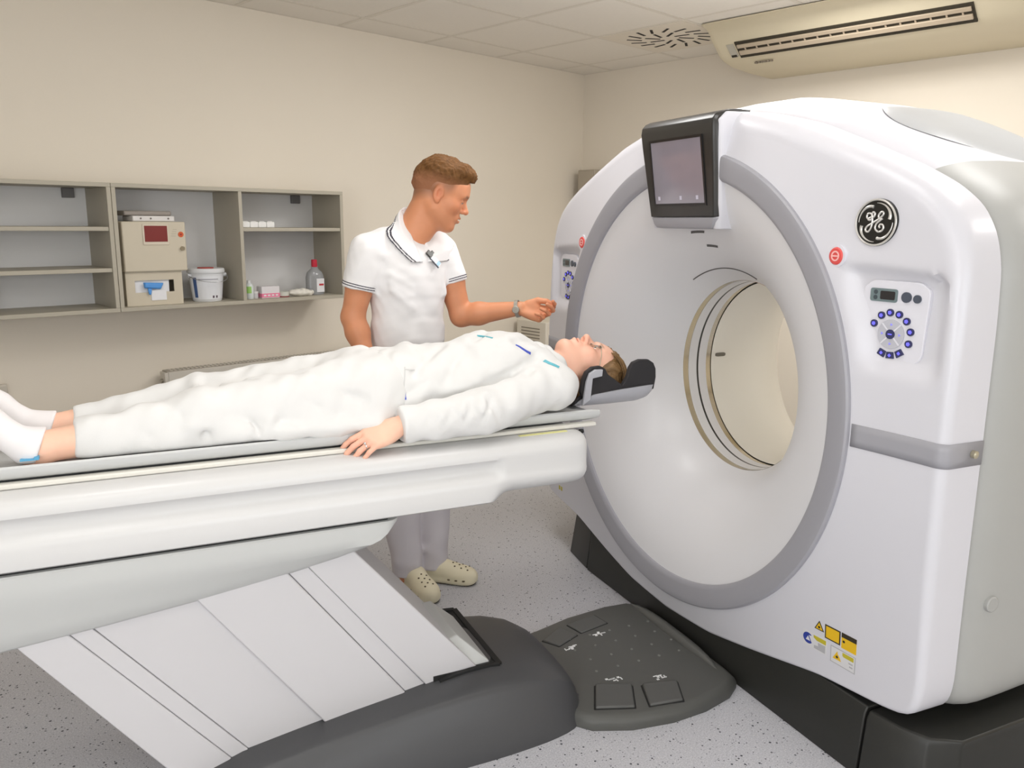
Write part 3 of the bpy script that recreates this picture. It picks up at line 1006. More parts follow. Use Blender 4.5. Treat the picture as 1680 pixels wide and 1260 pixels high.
# warning stickers
M_YEL = mat('sticker_yellow', rgb(226, 182, 24), .5)
M_OLV = mat('sticker_olive', rgb(190, 176, 44), .5)
M_SBK = mat('sticker_black', rgb(48, 40, 20), .5)
M_SWH = mat('sticker_white', rgb(214, 213, 214), .5)
M_SGR = mat('sticker_grey', rgb(176, 175, 178), .5)
M_SBL = mat('sticker_blue', rgb(44, 62, 150), .5)
def st_pt(y, z, d):
    return (surf_x(y, z) - d, y, z)
def sticker(name, polys, lab=None):
    par = None
    for k, (poly, m, d) in enumerate(polys):
        mb = MB().prism(poly, lambda y, z: st_pt(y, z, -.001), lambda y, z: st_pt(y, z, d))
        if par is None: par = part(name, mb, m, G, lab)
        else: part('sticker_print', mb, m, par)
def rect(y0, y1, z0, z1): return [(y0, z0), (y1, z0), (y1, z1), (y0, z1)]
def tri(yc, zc, s_): return [(yc - s_, zc - s_ * .8), (yc + s_, zc - s_ * .8), (yc, zc + s_)]
def circ(yc, zc, r): return [(yc + r * math.cos(2 * PI * k / 20), zc + r * math.sin(2 * PI * k / 20)) for k in range(20)]
SY, SZ = -.790, .318
sticker('warning_sticker', [(tri(SY + .055, SZ + .062, .017), M_SBK, .0006), (tri(SY + .055, SZ + .061, .012), M_YEL, .001), (circ(SY + .055, SZ + .058, .004), M_SBK, .0014)], 'yellow warning triangle')
sticker('warning_sticker', [(rect(SY - .018, SY + .035, SZ + .034, SZ + .078), M_SBK, .0006), (rect(SY - .014, SY + .031, SZ + .038, SZ + .074), M_YEL, .001)], 'plain yellow laser label with dark border')
sticker('warning_sticker', [(rect(SY - .072, SY - .022, SZ + .030, SZ + .078), M_YEL, .0006), (rect(SY - .072, SY - .022, SZ + .064, SZ + .078), M_SBK, .001), (circ(SY - .030, SZ + .052, .004), M_SBK, .001)], 'yellow label with black heading bar')
sticker('warning_sticker', [(rect(SY + .028, SY + .112, SZ - .022, SZ + .028), M_SWH, .0006), (circ(SY + .094, SZ + .005, .018), M_SBL, .001), (tri(SY + .094, SZ + .004, .008), M_SWH, .0014), (rect(SY + .030, SY + .074, SZ + .010, SZ + .024), M_OLV, .001), (rect(SY + .032, SY + .072, SZ - .018, SZ + .006), M_SGR, .001)], 'white label with blue disc')
sticker('warning_sticker', [(rect(SY - .072, SY + .014, SZ - .030, SZ + .022), M_SGR, .0005), (rect(SY - .069, SY + .011, SZ - .027, SZ + .019), M_SWH, .0008), (tri(SY - .010, SZ - .003, .015), M_YEL, .0012), (circ(SY - .010, SZ - .006, .004), M_SBK, .0015), (rect(SY - .066, SY - .028, SZ + .004, SZ + .017), M_OLV, .0012), (rect(SY - .064, SY - .03, SZ - .008, SZ - .003), M_SGR, .0011), (rect(SY - .064, SY - .03, SZ - .018, SZ - .013), M_SGR, .0011)], 'white label with yellow triangle and heading')
for dy in (0, .022):
    sticker('warning_sticker', [(rect(.885 + dy, .899 + dy, .285, .305), M_OLV, .0006)])
# black plinth in three pieces
def plinth(pts, top, z1=.21):
    return MB().loft([[(x, y, 0.0) for x, y in pts], [(x, y, z1 - .02) for x, y in top], [(x + .01 * (1 if x < .5 else -1), y, z1) for x, y in top]])
part('base_front', plinth([(.034, .615), (.034, -.905), (.95, -.905), (.95, .615)], [(.055, .615), (.050, -.905), (.95, -.905), (.95, .615)]), M_BASE, G, bev=.004)
part('base_end', plinth([(.036, .622), (.064, .824), (.14, .93), (.30, .985), (.95, .985), (.95, .622)], [(.058, .622), (.085, .81), (.16, .915), (.31, .965), (.94, .965), (.94, .622)], .205), M_BASE, G, bev=.006)
part('base_end', plinth([(.033, -.912), (.030, -1.0), (.060, -1.09), (.14, -1.15), (.95, -1.15), (.95, -.912)], [(.048, -.912), (.058, -1.0), (.09, -1.075), (.16, -1.12), (.94, -1.12), (.94, -.912)], .205), M_BASE, G, bev=.006)
# ------------------------------------------------------------------ the patient table
T = thing('patient_table', 'white scanner patient table on slanted lift column with dark grey foot', 'patient table', (-1.3, 0.0, 0.0), 'T')
M_TW = mat('table_white', rgb(212, 211, 210), 0.36, var=0.008, scale=4, coat=0.12)
M_TP = mat('table_panel', rgb(208, 206, 208), 0.42, var=0.008, scale=4)
M_TG = mat('table_grey', rgb(200, 201, 199), 0.42, var=0.01)
M_FOOT = mat('foot_dark_grey', rgb(70, 70, 72), 0.45, var=0.03)
M_PAD = mat('footplate_grey', rgb(82, 82, 79), 0.5, var=0.04, bump=.05, bscale=800)
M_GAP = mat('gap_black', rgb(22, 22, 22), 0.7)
XL = -2.80
def mir(half):
    """close a half section (y >= 0, listed from the top centre to the bottom centre)"""
    return half + [(-y, z) for y, z in half[::-1] if y > 1e-9]
# upper body
def body_half(x):
    e = smooth01(-.525, -.80, x)                   # 0 at the head end, 1 in the long part
    gr = (1 - smooth01(-.83, -.785, x))            # the groove stops in a rounded end
    g = .016 * gr
    wb = .306 - .10 * (1 - smooth01(-.83, -.77, x) * 0) * 0
    nb = smooth01(-.84, -.76, x)                   # undercut below the head end
    lowy = .308 - .075 * nb
    zb = .737 + .008 * nb
    return [(0, .912), (.20, .912), (.255, .911), (.28, .905), (.295, .893), (.3005, .877), (.3005, .866), (.3005 - g * .7, .857), (.3005 - g, .846), (.3005 - g * .9, .825), (.302 - g * .25, .812), (.304, .803), (.306 - .004 * nb, .79), (.308 - .018 * nb, .772), (.309 - .040 * nb, .757), (lowy, .744), (lowy - .012, zb), (0, zb)]
xs = [XL, -2.4, -2.0, -1.6, -1.2, -1.0, -.86, -.845, -.83, -.82, -.81, -.80, -.79, -.785, -.775, -.765, -.75, -.72, -.68, -.62, -.57]
rings = [[(x, y, z) for y, z in mir(body_half(x))] for x in xs]
for x, k in ((-.545, .995), (-.53, .985), (-.519, .965), (-.512, .94), (-.508, .90)):
    rings.append([(x + .02 * (1 - abs(y) / .31) ** 2 * 0, y * k, .84 + (z - .84) * (1 - (1 - k) * 1.3)) for y, z in mir(body_half(-.55))])
part('table_body', MB().loft(rings), M_TW, T, 'white table body with a long side groove', ang=40)
# dark gap and lower lift cover
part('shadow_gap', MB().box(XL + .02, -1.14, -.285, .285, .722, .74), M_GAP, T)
SL = [(-2.80, .470), (-2.45, .492), (-2.08, .520), (-1.86, .542), (-1.645, .566), (-1.42, .597), (-1.27, .622), (-1.20, .640), (-1.15, .672), (-1.12, .705)]
def sling_half(x, k=1.0):
    zb = interp(SL, x)
    zt = .729
    zc = max(zb + .015, .668 + .0 * x)
    zc = min(zc, zt - .01)
    w = .302 * k
    return [(0, zt), (w - .004, zt), (w, zt - .004), (w - .001, zc + (zt - zc) * .4), (w - .004, zc), (w - .016, zc - (zc - zb) * .25), (w - .032, zc - (zc - zb) * .65), (w - .043, zb + .012), (w - .055, zb + .002), (w - .07, zb), (0, zb)]
rings = []
for x in (XL + .01, -2.45, -2.08, -1.86, -1.645, -1.42, -1.27, -1.22, -1.19, -1.165, -1.145):
    rings.append([(x, y, z) for y, z in mir(sling_half(x))])
for x, k in ((-1.128, .985), (-1.115, .95), (-1.108, .90)):
    rings.append([(x, y, z) for y, z in mir(sling_half(x, k))])
part('lift_cover', MB().loft(rings), M_TG, T, 'pale grey tapering cover under the table body', ang=40)
# slanted column of nested panels
def slant(xt, xb, zt=.60, zb=.10):
    """x at height z on a line through (xt, zt) and (xb, zb)"""
    return lambda z: xb + (xt - xb) * (z - zb) / (zt - zb)
EDG = [slant(-2.10, -1.735), slant(-1.985, -1.585), slant(-1.93, -1.53), slant(-1.66, -1.30), slant(-1.405, -1.035), slant(-1.345, -.965), slant(-1.195, -.775)]
def sl_z(x): return interp(SL, x)
for k, (hw, m) in enumerate(((.248, M_TP), (.243, M_TP), (.238, M_TP), (.252, M_TP), (.244, M_TP), (.250, M_TP))):
    a, b = EDG[k], EDG[k + 1]
    zb = .03
    zt0, zt1 = .66, .66
    g = .0007
    mb = MB().hull8([(a(zb) + g, -hw, zb), (b(zb) - g, -hw, zb), (b(zb) - g, hw - .125, zb), (a(zb) + g, hw - .125, zb), (a(zt0) + g, -hw, zt0), (b(zt1) - g, -hw, zt1), (b(zt1) - g, hw - .125, zt1), (a(zt0) + g, hw - .125, zt0)])
    # keep the panel inside the lift cover at the top
    part('column_panel', mb, m, T, bev=.004 if k in (0, 3, 5) else .002)
cor = MB().hull8([(EDG[0](.03) + .03, -.22, .03), (EDG[6](.03) - .03, -.22, .03), (EDG[6](.03) - .03, .10, .03), (EDG[0](.03) + .03, .10, .03), (EDG[0](.64) + .03, -.22, .64), (EDG[6](.64) - .03, -.22, .64), (EDG[6](.64) - .03, .10, .64), (EDG[0](.64) + .03, .10, .64)])
part('column_core', cor, M_GAP, T)
# dark foot: a hump running along the table
FZ = [(-1.70, .03), (-1.66, .07), (-1.55, .105), (-1.3, .145), (-1.1, .170), (-.95, .182), (-.82, .182), (-.70, .168), (-.62, .145), (-.56, .11), (-.525, .06), (-.515, .02)]
FW = [(-1.70, .25), (-1.66, .33), (-1.6, .40), (-1.2, .42), (-.95, .428), (-.80, .425), (-.68, .41), (-.60, .385), (-.55, .34), (-.525, .29), (-.515, .25)]
rings = []
for x in (-1.70, -1.68, -1.66, -1.6, -1.55, -1.4, -1.25, -1.1, -1.0, -.9, -.82, -.75, -.70, -.66, -.62, -.59, -.56, -.54, -.525, -.515):
    z, w_ = interp(FZ, x), interp(FW, x)
    crown = .022 * smooth01(-1.1, -.85, x)
    half = [(0, z + crown), (w_ * .30, z + crown * .95), (w_ * .55, z + crown * .7), (w_ * .68, z + crown * .35), (w_ * .755, z), (w_ * .785, z - .006), (w_ * .80, z - .016), (w_ * .84, z * .80), (w_ * .91, z * .52), (w_ * .965, z * .25), (w_, .006), (w_, 0), (0, 0)]
    rings.append([(x, y * .72 - .12, zz) for y, zz in mir(half)])
part('foot', MB().loft(rings), M_FOOT, T, 'dark grey plastic foot of the table', ang=40)
# black pocket frame and white boot where the column enters the foot
def fz(x, y):
    return interp(FZ, x) + .022 * smooth01(-1.1, -.85, x)
fm = MB()
for (xa, ya, xb, yb, w0) in ((-.985, -.262, -.79, -.262, .007), (-.79, -.262, -.79, .128, .009), (-.79, .128, -1.02, .128, .009)):
    n_ = 6
    d_ = Vector((xb - xa, yb - ya)).normalized()
    nn_ = Vector((-d_.y, d_.x)) * w0
    rg = []
    for k in range(n_ + 1):
        x, y = xa + (xb - xa) * k / n_, ya + (yb - ya) * k / n_
        z = max(fz(x, y), .17) + .002
        rg.append([(x + nn_.x, y + nn_.y, z - .03), (x + nn_.x, y + nn_.y, z), (x - nn_.x, y - nn_.y, z), (x - nn_.x, y - nn_.y, z - .03)])
    fm.loft(rg)
part('pocket_frame', fm, M_GAP, T, 'black rim round the column pocket')
e6 = EDG[6]
part('pocket_floor', MB().box(-1.0, -.79, -.255, .125, .16, .200), M_GAP, T)
bm_ = MB().loft([[(e6(.10) - .02, -.246, .10), (-.806, -.246, .10), (-.806, .08, .10), (e6(.10) - .02, .08, .10)], [(e6(.22) - .02, -.240, .205), (-.815, -.240, .205), (-.815, .07, .205), (e6(.22) - .02, .07, .205)], [(e6(.32) - .02, -.228, .29), (-.905, -.20, .29), (-.905, .05, .29), (e6(.32) - .02, .05, .29)]])
part('column_boot', bm_, M_TG, T, bev=.01)
# foot plate with pedals
outl = [(-.60, -.36), (-.545, -.425), (-.43, -.472), (-.29, -.492), (-.16, -.485), (-.04, -.455), (.02, -.415), (.028, -.36), (.028, .10), (.022, .17), (-.02, .205), (-.12, .215), (-.30, .195), (-.46, .150), (-.60, .12)]
def off(poly, d):
    c = Vector((-.28, -.13))
    return [tuple(Vector(p) + (c - Vector(p)).normalized() * d) for p in poly]
part('foot_plate', MB().loft([[(x, y, 0) for x, y in outl], [(x, y, .022) for x, y in outl], [(x, y, .036) for x, y in off(outl, .008)], [(x, y, .043) for x, y in off(outl, .020)], [(x, y, .045) for x, y in off(outl, .032)]]), M_PAD, T, 'dark grey foot plate between table and scanner', ang=40)
part('foot_rim', MB().tube([(-.006 - .05 * max(0, abs((y + .09) / .26) - .7) ** 1.5, y, .040) for y in np.linspace(-.36, .18, 14)], [.004, .012, .018, .022, .024, .025, .025, .025, .025, .024, .022, .018, .012, .004], 12), M_PAD, T)
PED = [[(-.515, -.388), (-.398, -.432), (-.340, -.325), (-.450, -.278)], [(-.350, -.445), (-.236, -.462), (-.190, -.366), (-.308, -.337)], [(-.477, .053), (-.373, .117), (-.341, .038), (-.438, -.005)], [(-.337, .121), (-.206, .150), (-.192, .073), (-.318, .047)]]
M_PED = mat('pedal_grey', rgb(84, 84, 82), .5, bump=.05, bscale=900)
for k, q in enumerate(PED):
    c = Vector((sum(p[0] for p in q) / 4, sum(p[1] for p in q) / 4))
    def sc(f): return [tuple(c + (Vector(p) - c) * f) for p in q]
    near = k < 2
    z0, z1 = (.030, .054) if near else (.036, .0495)
    part('pedal_frame', MB().loft([[(x, y, .02) for x, y in sc(1.10)], [(x, y, .0462) for x, y in sc(1.10)]]), M_GAP, T, bev=.004)
    def tl(y): return .004 * ((y - c.y) / .06) if near else 0
    part('pedal', MB().loft([[(x, y, .02) for x, y in sc(1.0)], [(x, y, z1 + tl(y) * .5 + .001) for x, y in sc(1.0)]]), M_PED, T, bev=.005)
    sx, sy = (c.x + (.055 if near else .0), c.y + (.088 if near else -.080))
    im = MB()
    rr = random.Random(k)
    for i in range(7):
        a, b = rr.uniform(-.026, .026), rr.uniform(-.012, .012)
        w_, h_ = rr.choice(((.016, .004), (.004, .014), (.020, .004), (.009, .008)))
        im.box(sx + a - w_ / 2, sx + a + w_ / 2, sy + b - h_ / 2, sy + b + h_ / 2, .0445, .0462)
    part('pedal_symbol', im, mat('print_white', rgb(235, 235, 235), .6), T)
for i in range(5):
    for j in range(4):
        x, y = -.40 + .085 * i + .02 * (j % 2), -.20 + .075 * j
        part('grip_stud', MB().lathe([(.0055, 0), (.0045, .0025), (.001, .003)], 10, lambda r, zz, a: (x + r * math.cos(a), y + r * math.sin(a), .0448 + zz)), mat('stud_grey', rgb(112, 112, 108), .5), T)
# cradle that slides into the bore
def cr_half():
    return [(0, .938), (.08, .9395), (.14, .9445), (.18, .953), (.203, .963), (.209, .964), (.214, .960), (.214, .950), (.208, .936), (.19, .927), (.12, .921), (0, .919)]
CRX = -.425
rings = [[(x, y, z) for y, z in mir(cr_half())] for x in (XL - .05, -2.2, -1.6, -1.0, -.6, CRX - .03)]
rings.append([(CRX, y * .985, .94 + (z - .94) * .8) for y, z in mir(cr_half())])
part('cradle', MB().loft(rings), mat('cradle_grey', rgb(200, 201, 200), .42, var=.015), T, 'light grey concave sliding cradle', ang=45)
for s_ in (1, -1):
    part('cradle_rail', MB().box(XL, -.445, min(s_ * .196, s_ * .224), max(s_ * .196, s_ * .226), .9125, .9255), mat('rail_cream', rgb(224, 221, 212), .4), T, bev=.004)
part('end_bolt', MB().cyl((-.512, -.235, .905), (-.500, -.235, .905), .007, 12), M_GAP, T)
part('scale_strip', MB().box(-.72, -.56, -.245, -.232, .911, .9132), mat('scale_yellow', rgb(226, 222, 150), .5), T)

# head holder plugged into the end of the cradle
H = thing('head_holder', 'grey carbon head holder with black foam cheeks at the table end', 'head rest', (-.31, 0, .93), 'T')
def trough(x, hw, zb, zt, th):
    out = []
    n_ = 14
    for k in range(n_ + 1):
        a = PI + PI * k / n_
        out.append((hw * math.cos(a) , zt + (zt - zb) * math.sin(a)))
    inn = []
    for k in range(n_, -1, -1):
        a = PI + PI * k / n_
        inn.append(((hw - th) * math.cos(a), zt + (zt - zb - th) * math.sin(a)))
    return [(x, y, z) for y, z in out + inn]
M_HG = mat('holder_grey', rgb(178, 178, 184), .4, var=.05)
rings = []
for x, hw, zb, zt in ((-.455, .100, .945, .955), (-.44, .120, .938, .975), (-.40, .130, .933, .990), (-.30, .132, .931, 1.000), (-.20, .132, .932, 1.006), (-.175, .128, .938, 1.006), (-.160, .118, .952, 1.006), (-.155, .105, .968, 1.006)):
    rings.append(trough(x, hw, zb, zt, .006))
part('shell', MB().loft(rings), M_HG, H, 'pale grey curved shell', ang=50)
M_FOAM = mat('foam_black', rgb(40, 38, 40), .8, var=.06, bump=.2, bscale=700)
rings = []
for x, hw, zb, zt in ((-.462, .104, .940, .958), (-.44, .113, .945, .985), (-.40, .122, .941, .996), (-.30, .124, .939, 1.006), (-.20, .124, .940, 1.012), (-.17, .116, .95, 1.012)):
    rings.append(trough(x, hw, zb, zt, .012))
part('foam_liner', MB().loft(rings), M_FOAM, H, 'black foam liner')
for s_ in (-1, 1):
    # cheek at the crown end, tall with a rounded top
    pl = [(-.300, .990)] + [(-.165 + .0, .990)] + [(-.158, 1.03), (-.160, 1.060), (-.170, 1.080), (-.190, 1.092), (-.225, 1.094), (-.250, 1.086), (-.263, 1.068), (-.270, 1.040), (-.290, 1.010)]
    part('foam_cheek', MB().prism(pl, lambda x, z: (x, s_ * .106, z), lambda x, z: (x, s_ * .1235, z)), M_FOAM, H, bev=.003)
    pl = [(-.440, .985), (-.30, .990), (-.285, 1.010), (-.345, 1.052), (-.357, 1.072), (-.375, 1.082), (-.405, 1.080), (-.428, 1.066), (-.440, 1.04), (-.446, 1.0)]
    part('foam_cheek', MB().prism(pl, lambda x, z: (x, s_ * .106, z), lambda x, z: (x, s_ * .1235, z)), M_FOAM, H, bev=.003)
    pl = [(-.444, .958), (-.415, .975), (-.409, 1.045), (-.374, 1.050), (-.372, 1.072), (-.400, 1.073), (-.421, 1.062), (-.432, 1.035)]
    part('cheek_clip', MB().prism(pl, lambda x, z: (x, s_ * .1235, z), lambda x, z: (x, s_ * .134, z)), M_HG, H, 'grey hooked clip', bev=.002)

# blue strap lying by the feet
solo('strap', MB().box(-2.005, -1.975, -.175, -.13, .965, .968).box(-1.975, -1.965, -.175, -.13, .965, .972), mat('strap_blue', rgb(92, 168, 208), .7), 'small blue strap end under the heel on the table', 'strap', 'T')
# ------------------------------------------------------------------ wall shelves and what stands on them
M_SH = mat('shelf_taupe', rgb(178, 171, 155), .5, var=.02, scale=20)
M_SHB = mat('shelf_back', rgb(220, 219, 218), .55, var=.02)
SF, SB, SZ0, SZ1 = V0 - .30, V0 - .001, 1.118, 1.688
PT = .018
def shelf_unit(label, u0, u1, dividers, boards):
    t = thing('wall_shelf', label, 'wall shelf', ((u0 + u1) / 2, (SF + SB) / 2, SZ0), 'W')
    part('top_board', MB().box(u0, u1, SF, SB, SZ1 - PT, SZ1), M_SH, t, bev=.0015)
    part('bottom_board', MB().box(u0, u1, SF, SB, SZ0, SZ0 + PT), M_SH, t, bev=.0015)
    part('back_panel', MB().box(u0 + PT, u1 - PT, SB - .008, SB, SZ0 + PT, SZ1 - PT), M_SHB, t)
    for u in [u0, u1 - PT]:
        part('side_board', MB().box(u, u + PT, SF, SB, SZ0 + PT, SZ1 - PT), M_SH, t, bev=.0015)
    for u in dividers:
        part('divider', MB().box(u, u + PT, SF, SB, SZ0 + PT, SZ1 - PT), M_SH, t, bev=.0015)
    for a, b, z in boards:
        part('shelf_board', MB().box(a, b, SF + .006, SB - .008, z, z + PT), M_SH, t, bev=.0015)
    return t
ul = shelf_unit('taupe wall shelf with three empty levels', -1.735, -1.135, [], [(-1.717, -1.153, 1.480), (-1.717, -1.153, 1.298)])
ur = shelf_unit('taupe two-bay wall shelf holding medical supplies', -1.133, .048, [-.545], [(-.527, .030, 1.478)])
M_BRK = mat('hanger_grey', rgb(108, 106, 106), .5)
for t, u in ((ul, -1.255), (ur, -.105)):
    part('hanger', MB().box(u, u + .05, SB - .03, SB - .008, SZ1 - PT - .045, SZ1 - PT), M_BRK, t, bev=.003)
ZB, ZS = SZ0 + PT, 1.496
M_BOX = mat('dispenser_beige', rgb(204, 194, 174), .45, var=.01)
# glove dispenser
t = thing('glove_dispenser', 'beige box with slot holding a blue glove packet on the wall shelf', 'dispenser', (-.955, V0 - .19, ZB), 'W')
F0 = V0 - .245
mb = MB()
a0, a1, b0, b1 = -1.045, -.865, 1.196, 1.252
for x0, x1, z0, z1 in ((-1.085, -.825, ZB, b0), (-1.085, -.825, b1, 1.292), (-1.085, a0, b0, b1), (a1, -.825, b0, b1)):
    mb.box(x0, x1, F0, F0 + .006, z0, z1)
mb.box(-1.085, -1.079, F0 + .006, V0 - .10, ZB, 1.292).box(-.831, -.825, F0 + .006, V0 - .10, ZB, 1.292).box(-1.079, -.831, F0 + .006, V0 - .10, 1.286, 1.292).box(-1.079, -.831, F0 + .006, V0 - .10, ZB, ZB + .006).box(-1.079, -.831, V0 - .106, V0 - .10, ZB + .006, 1.286)
part('housing', mb, M_BOX, t)
t2 = thing('glove_packet', 'white and blue glove box inside the beige dispenser slot', 'glove box', (-.955, V0 - .19, ZB + .006), 'W')
part('carton', MB().box(-1.06, -.885, F0 + .012, V0 - .115, ZB + .007, 1.262), mat('carton_white', rgb(232, 232, 234), .6), t2)
gmb = MB()
gmb.loft([[(-1.015 + .01, F0 + .002, 1.215), (-.93, F0 - .004, 1.207), (-.915, F0 - .004, 1.240), (-1.01, F0 + .0, 1.245)], [(-1.005, F0 - .014, 1.220), (-.935, F0 - .016, 1.213), (-.92, F0 - .014, 1.236), (-1.0, F0 - .014, 1.240)]])
gmb.loft([[(-.992, F0 - .012, 1.215), (-.972, F0 - .012, 1.215), (-.972, F0 - .002, 1.215), (-.992, F0 - .002, 1.215)], [(-.988, F0 - .014, 1.185), (-.978, F0 - .014, 1.185), (-.978, F0 - .006, 1.185), (-.988, F0 - .006, 1.185)]])
part('glove', gmb, mat('nitrile_blue', rgb(84, 150, 220), .5), t2, 'crumpled blue glove pulled from the slot', bev=.004)
part('carton_tongue', MB().box(-.975, -.905, F0 - .003, F0 + .0, 1.158, 1.205), MATS['carton_white'], t2)
# sharps cabinet on top of it
t = thing('sharps_cabinet', 'beige locked cabinet with dark red window standing on the glove dispenser', 'cabinet', (-.945, V0 - .19, 1.2925), 'W')
S0, S1, T0, T1, FS = -1.090, -.800, 1.2925, 1.522, V0 - .262
part('body', MB().box(S0, S1, FS, V0 - .09, T0, T1), M_BOX, t, bev=.006)
part('window_frame', MB().box(-1.000, -.880, FS - .004, FS + .001, 1.415, 1.510), mat('frame_pale', rgb(212, 200, 182), .45), t, bev=.003)
part('window', MB().box(-.992, -.888, FS - .0055, FS - .003, 1.430, 1.503), mat('window_red', rgb(128, 52, 50), .25), t, 'dark red window', bev=.002)
part('round_sticker', MB().cyl((-.824, FS + .001, 1.463), (-.824, FS - .0015, 1.463), .013, 20), mat('sticker_orange', rgb(206, 92, 44), .5), t)
part('sticker_centre', MB().cyl((-.824, FS, 1.463), (-.824, FS - .0022, 1.463), .005, 14), mat('sticker_red2', rgb(160, 40, 36), .5), t)
part('lock', MB().cyl((-.822, FS + .001, 1.398), (-.822, FS - .010, 1.398), .010, 18), mat('lock_steel', rgb(170, 160, 138), .3, .8), t)
lm = MB()
for k in range(4): lm.box(-.872 + .004 * k, -.848 + .002 * k, FS - .001, FS + .001, 1.455 + .010 * k, 1.457 + .010 * k)
part('engraving', lm, mat('engrave_grey', rgb(176, 168, 150), .6), t)
# flat device on the cabinet
t = thing('instrument_case', 'flat grey and white instrument case lying on the beige cabinet', 'case', (-.955, V0 - .18, T1), 'W')
part('tray', MB().box(-1.035, -.845, V0 - .255, V0 - .12, T1 + .001, T1 + .026), mat('case_white', rgb(222, 218, 214), .4), t, bev=.004)
part('lid', MB().box(-1.065, -.85, V0 - .235, V0 - .10, T1 + .0265, T1 + .048), mat('case_grey', rgb(150, 142, 134), .45), t, bev=.006)
for x in (-1.0, -.955, -.875):
    part('latch', MB().cyl((x, V0 - .255, T1 + .014), (x, V0 - .258, T1 + .014), .004, 10), mat('latch_grey', rgb(120, 112, 106), .4), t)
# wipes bucket
bu, bv = -.682, V0 - .185
t = thing('wipes_bucket', 'white plastic wipes bucket with lid, bail ears and blue label bar', 'bucket', (bu, bv, ZB), 'W')
def lz(r, z, a): return (bu + r * math.cos(a), bv + r * math.sin(a), z)
M_BK = mat('bucket_white', rgb(220, 221, 222), .4)
part('pail', MB().lathe([(.0, ZB), (.066, ZB), (.069, ZB + .004), (.083, ZB + .140), (.079, ZB + .140), (.0, ZB + .138)], 40, lz), M_BK, t)
part('lid', MB().lathe([(.0, ZB + .1402), (.088, ZB + .1402), (.090, ZB + .146), (.089, ZB + .158), (.084, ZB + .162), (.070, ZB + .160), (.0, ZB + .160)], 40, lz), M_BK, t)
part('lid_flap', MB().lathe([(.0, ZB + .1605), (.040, ZB + .1605), (.038, ZB + .165), (.0, ZB + .166)], 24, lz), mat('flap_red', rgb(172, 62, 52), .5), t)
def lab(u_, th0, th1, z0, z1, r0, r1, m, nm, e=.0008):
    rg = []
    for k in range(13):
        a = math.radians(th0 + (th1 - th0) * k / 12)
        ra, rb = r0 + e, r1 + e
        rg.append([(u_[0] + ra * math.cos(a), u_[1] + ra * math.sin(a), z0), (u_[0] + rb * math.cos(a), u_[1] + rb * math.sin(a), z1), (u_[0] + (rb - .002) * math.cos(a), u_[1] + (rb - .002) * math.sin(a), z1), (u_[0] + (ra - .002) * math.cos(a), u_[1] + (ra - .002) * math.sin(a), z0)])
    return MB().loft(rg)
def pr_(z): return .069 + .014 * (z - .004) / .136
part('label', lab((bu, bv), 185, 335, ZB + .012, ZB + .125, pr_(.012), pr_(.125), None, 'l'), mat('label_pale', rgb(226, 227, 230), .5), t)
part('label_bar', lab((bu, bv), 198, 212, ZB + .020, ZB + .118, pr_(.02), pr_(.118), None, 'l', .0016), mat('label_blue', rgb(66, 92, 140), .5), t)
part('label_text', lab((bu, bv), 220, 290, ZB + .108, ZB + .112, pr_(.108), pr_(.112), None, 'l', .0016), mat('label_grey', rgb(150, 150, 156), .5), t)
for th in (268, 282):
    part('label_mark', lab((bu, bv), th, th + 7, ZB + .018, ZB + .030, pr_(.018), pr_(.03), None, 'l', .0016), mat('label_dark', rgb(96, 84, 92), .5), t)
for s_ in (1, -1):
    part('ear', MB().cyl((bu + s_ * .082, bv - .01, ZB + .128), (bu + s_ * .098, bv - .012, ZB + .128), .010, 14), M_BK, t)
part('bail', MB().tube([(bu + .094 * math.cos(a), bv - .015 - .085 * math.sin(a) * .22 - .08 * math.sin(a), ZB + .128 - .030 * math.sin(a)) for a in np.linspace(0, PI, 20)], .0018, 6), mat('wire_grey', rgb(170, 170, 172), .3, .7), t)
# right bay
bx, by = -.082, V0 - .20
t = thing('disinfectant_bottle', 'clear plastic bottle with red cap at the end of the shelf', 'bottle', (bx, by, ZB), 'W')
def lb(r, z, a): return (bx + r * math.cos(a) * 1.25, by + r * math.sin(a) * .8, ZB + z)
part('flask', MB().lathe([(.0, .0), (.038, .0), (.042, .004), (.042, .095), (.036, .120), (.020, .138), (.016, .142), (.016, .150), (.0, .150)], 32, lb), mat('flask_clear', rgb(196, 198, 200), .15, trans=.55), t)
part('cap', MB().lathe([(.0, .150), (.0155, .150), (.0165, .154), (.0155, .188), (.013, .190), (.0, .190)], 24, lambda r, z, a: (bx + r * math.cos(a), by + r * math.sin(a), ZB + z)), mat('cap_red', rgb(198, 40, 62), .4), t)
part('label', MB().box(bx - .008, bx + .038, by - .0345, by - .0335, ZB + .015, ZB + .088), mat('label_white2', rgb(230, 230, 232), .5), t)
part('label_bar', MB().box(bx + .006, bx + .034, by - .0352, by - .0344, ZB + .050, ZB + .060), mat('label_red', rgb(190, 52, 62), .5), t)
wx, wy = -.478, V0 - .225
t = thing('gel_bottle', 'small white bottle with green patch next to the shelf divider', 'bottle', (wx, wy, ZB), 'W')
def lg(r, z, a): return (wx + r * math.cos(a), wy + r * math.sin(a), ZB + z)
part('flask', MB().lathe([(0, 0), (.021, 0), (.023, .004), (.023, .062), (.018, .074), (.012, .080), (.0, .080)], 24, lg), mat('gel_white', rgb(214, 220, 220), .35), t)
part('cap', MB().lathe([(0, .080), (.010, .080), (.009, .094), (0, .095)], 18, lg), mat('gel_cap', rgb(226, 228, 228), .4), t)
part('patch', lab((wx, wy), 215, 275, ZB + .030, ZB + .064, .023, .023, None, 'l'), mat('patch_green', rgb(158, 208, 112), .5), t)
jx, jy = -.440, V0 - .215
t = thing('small_jar', 'tiny translucent jar between gel bottle and pink carton', 'jar', (jx, jy, ZB), 'W')
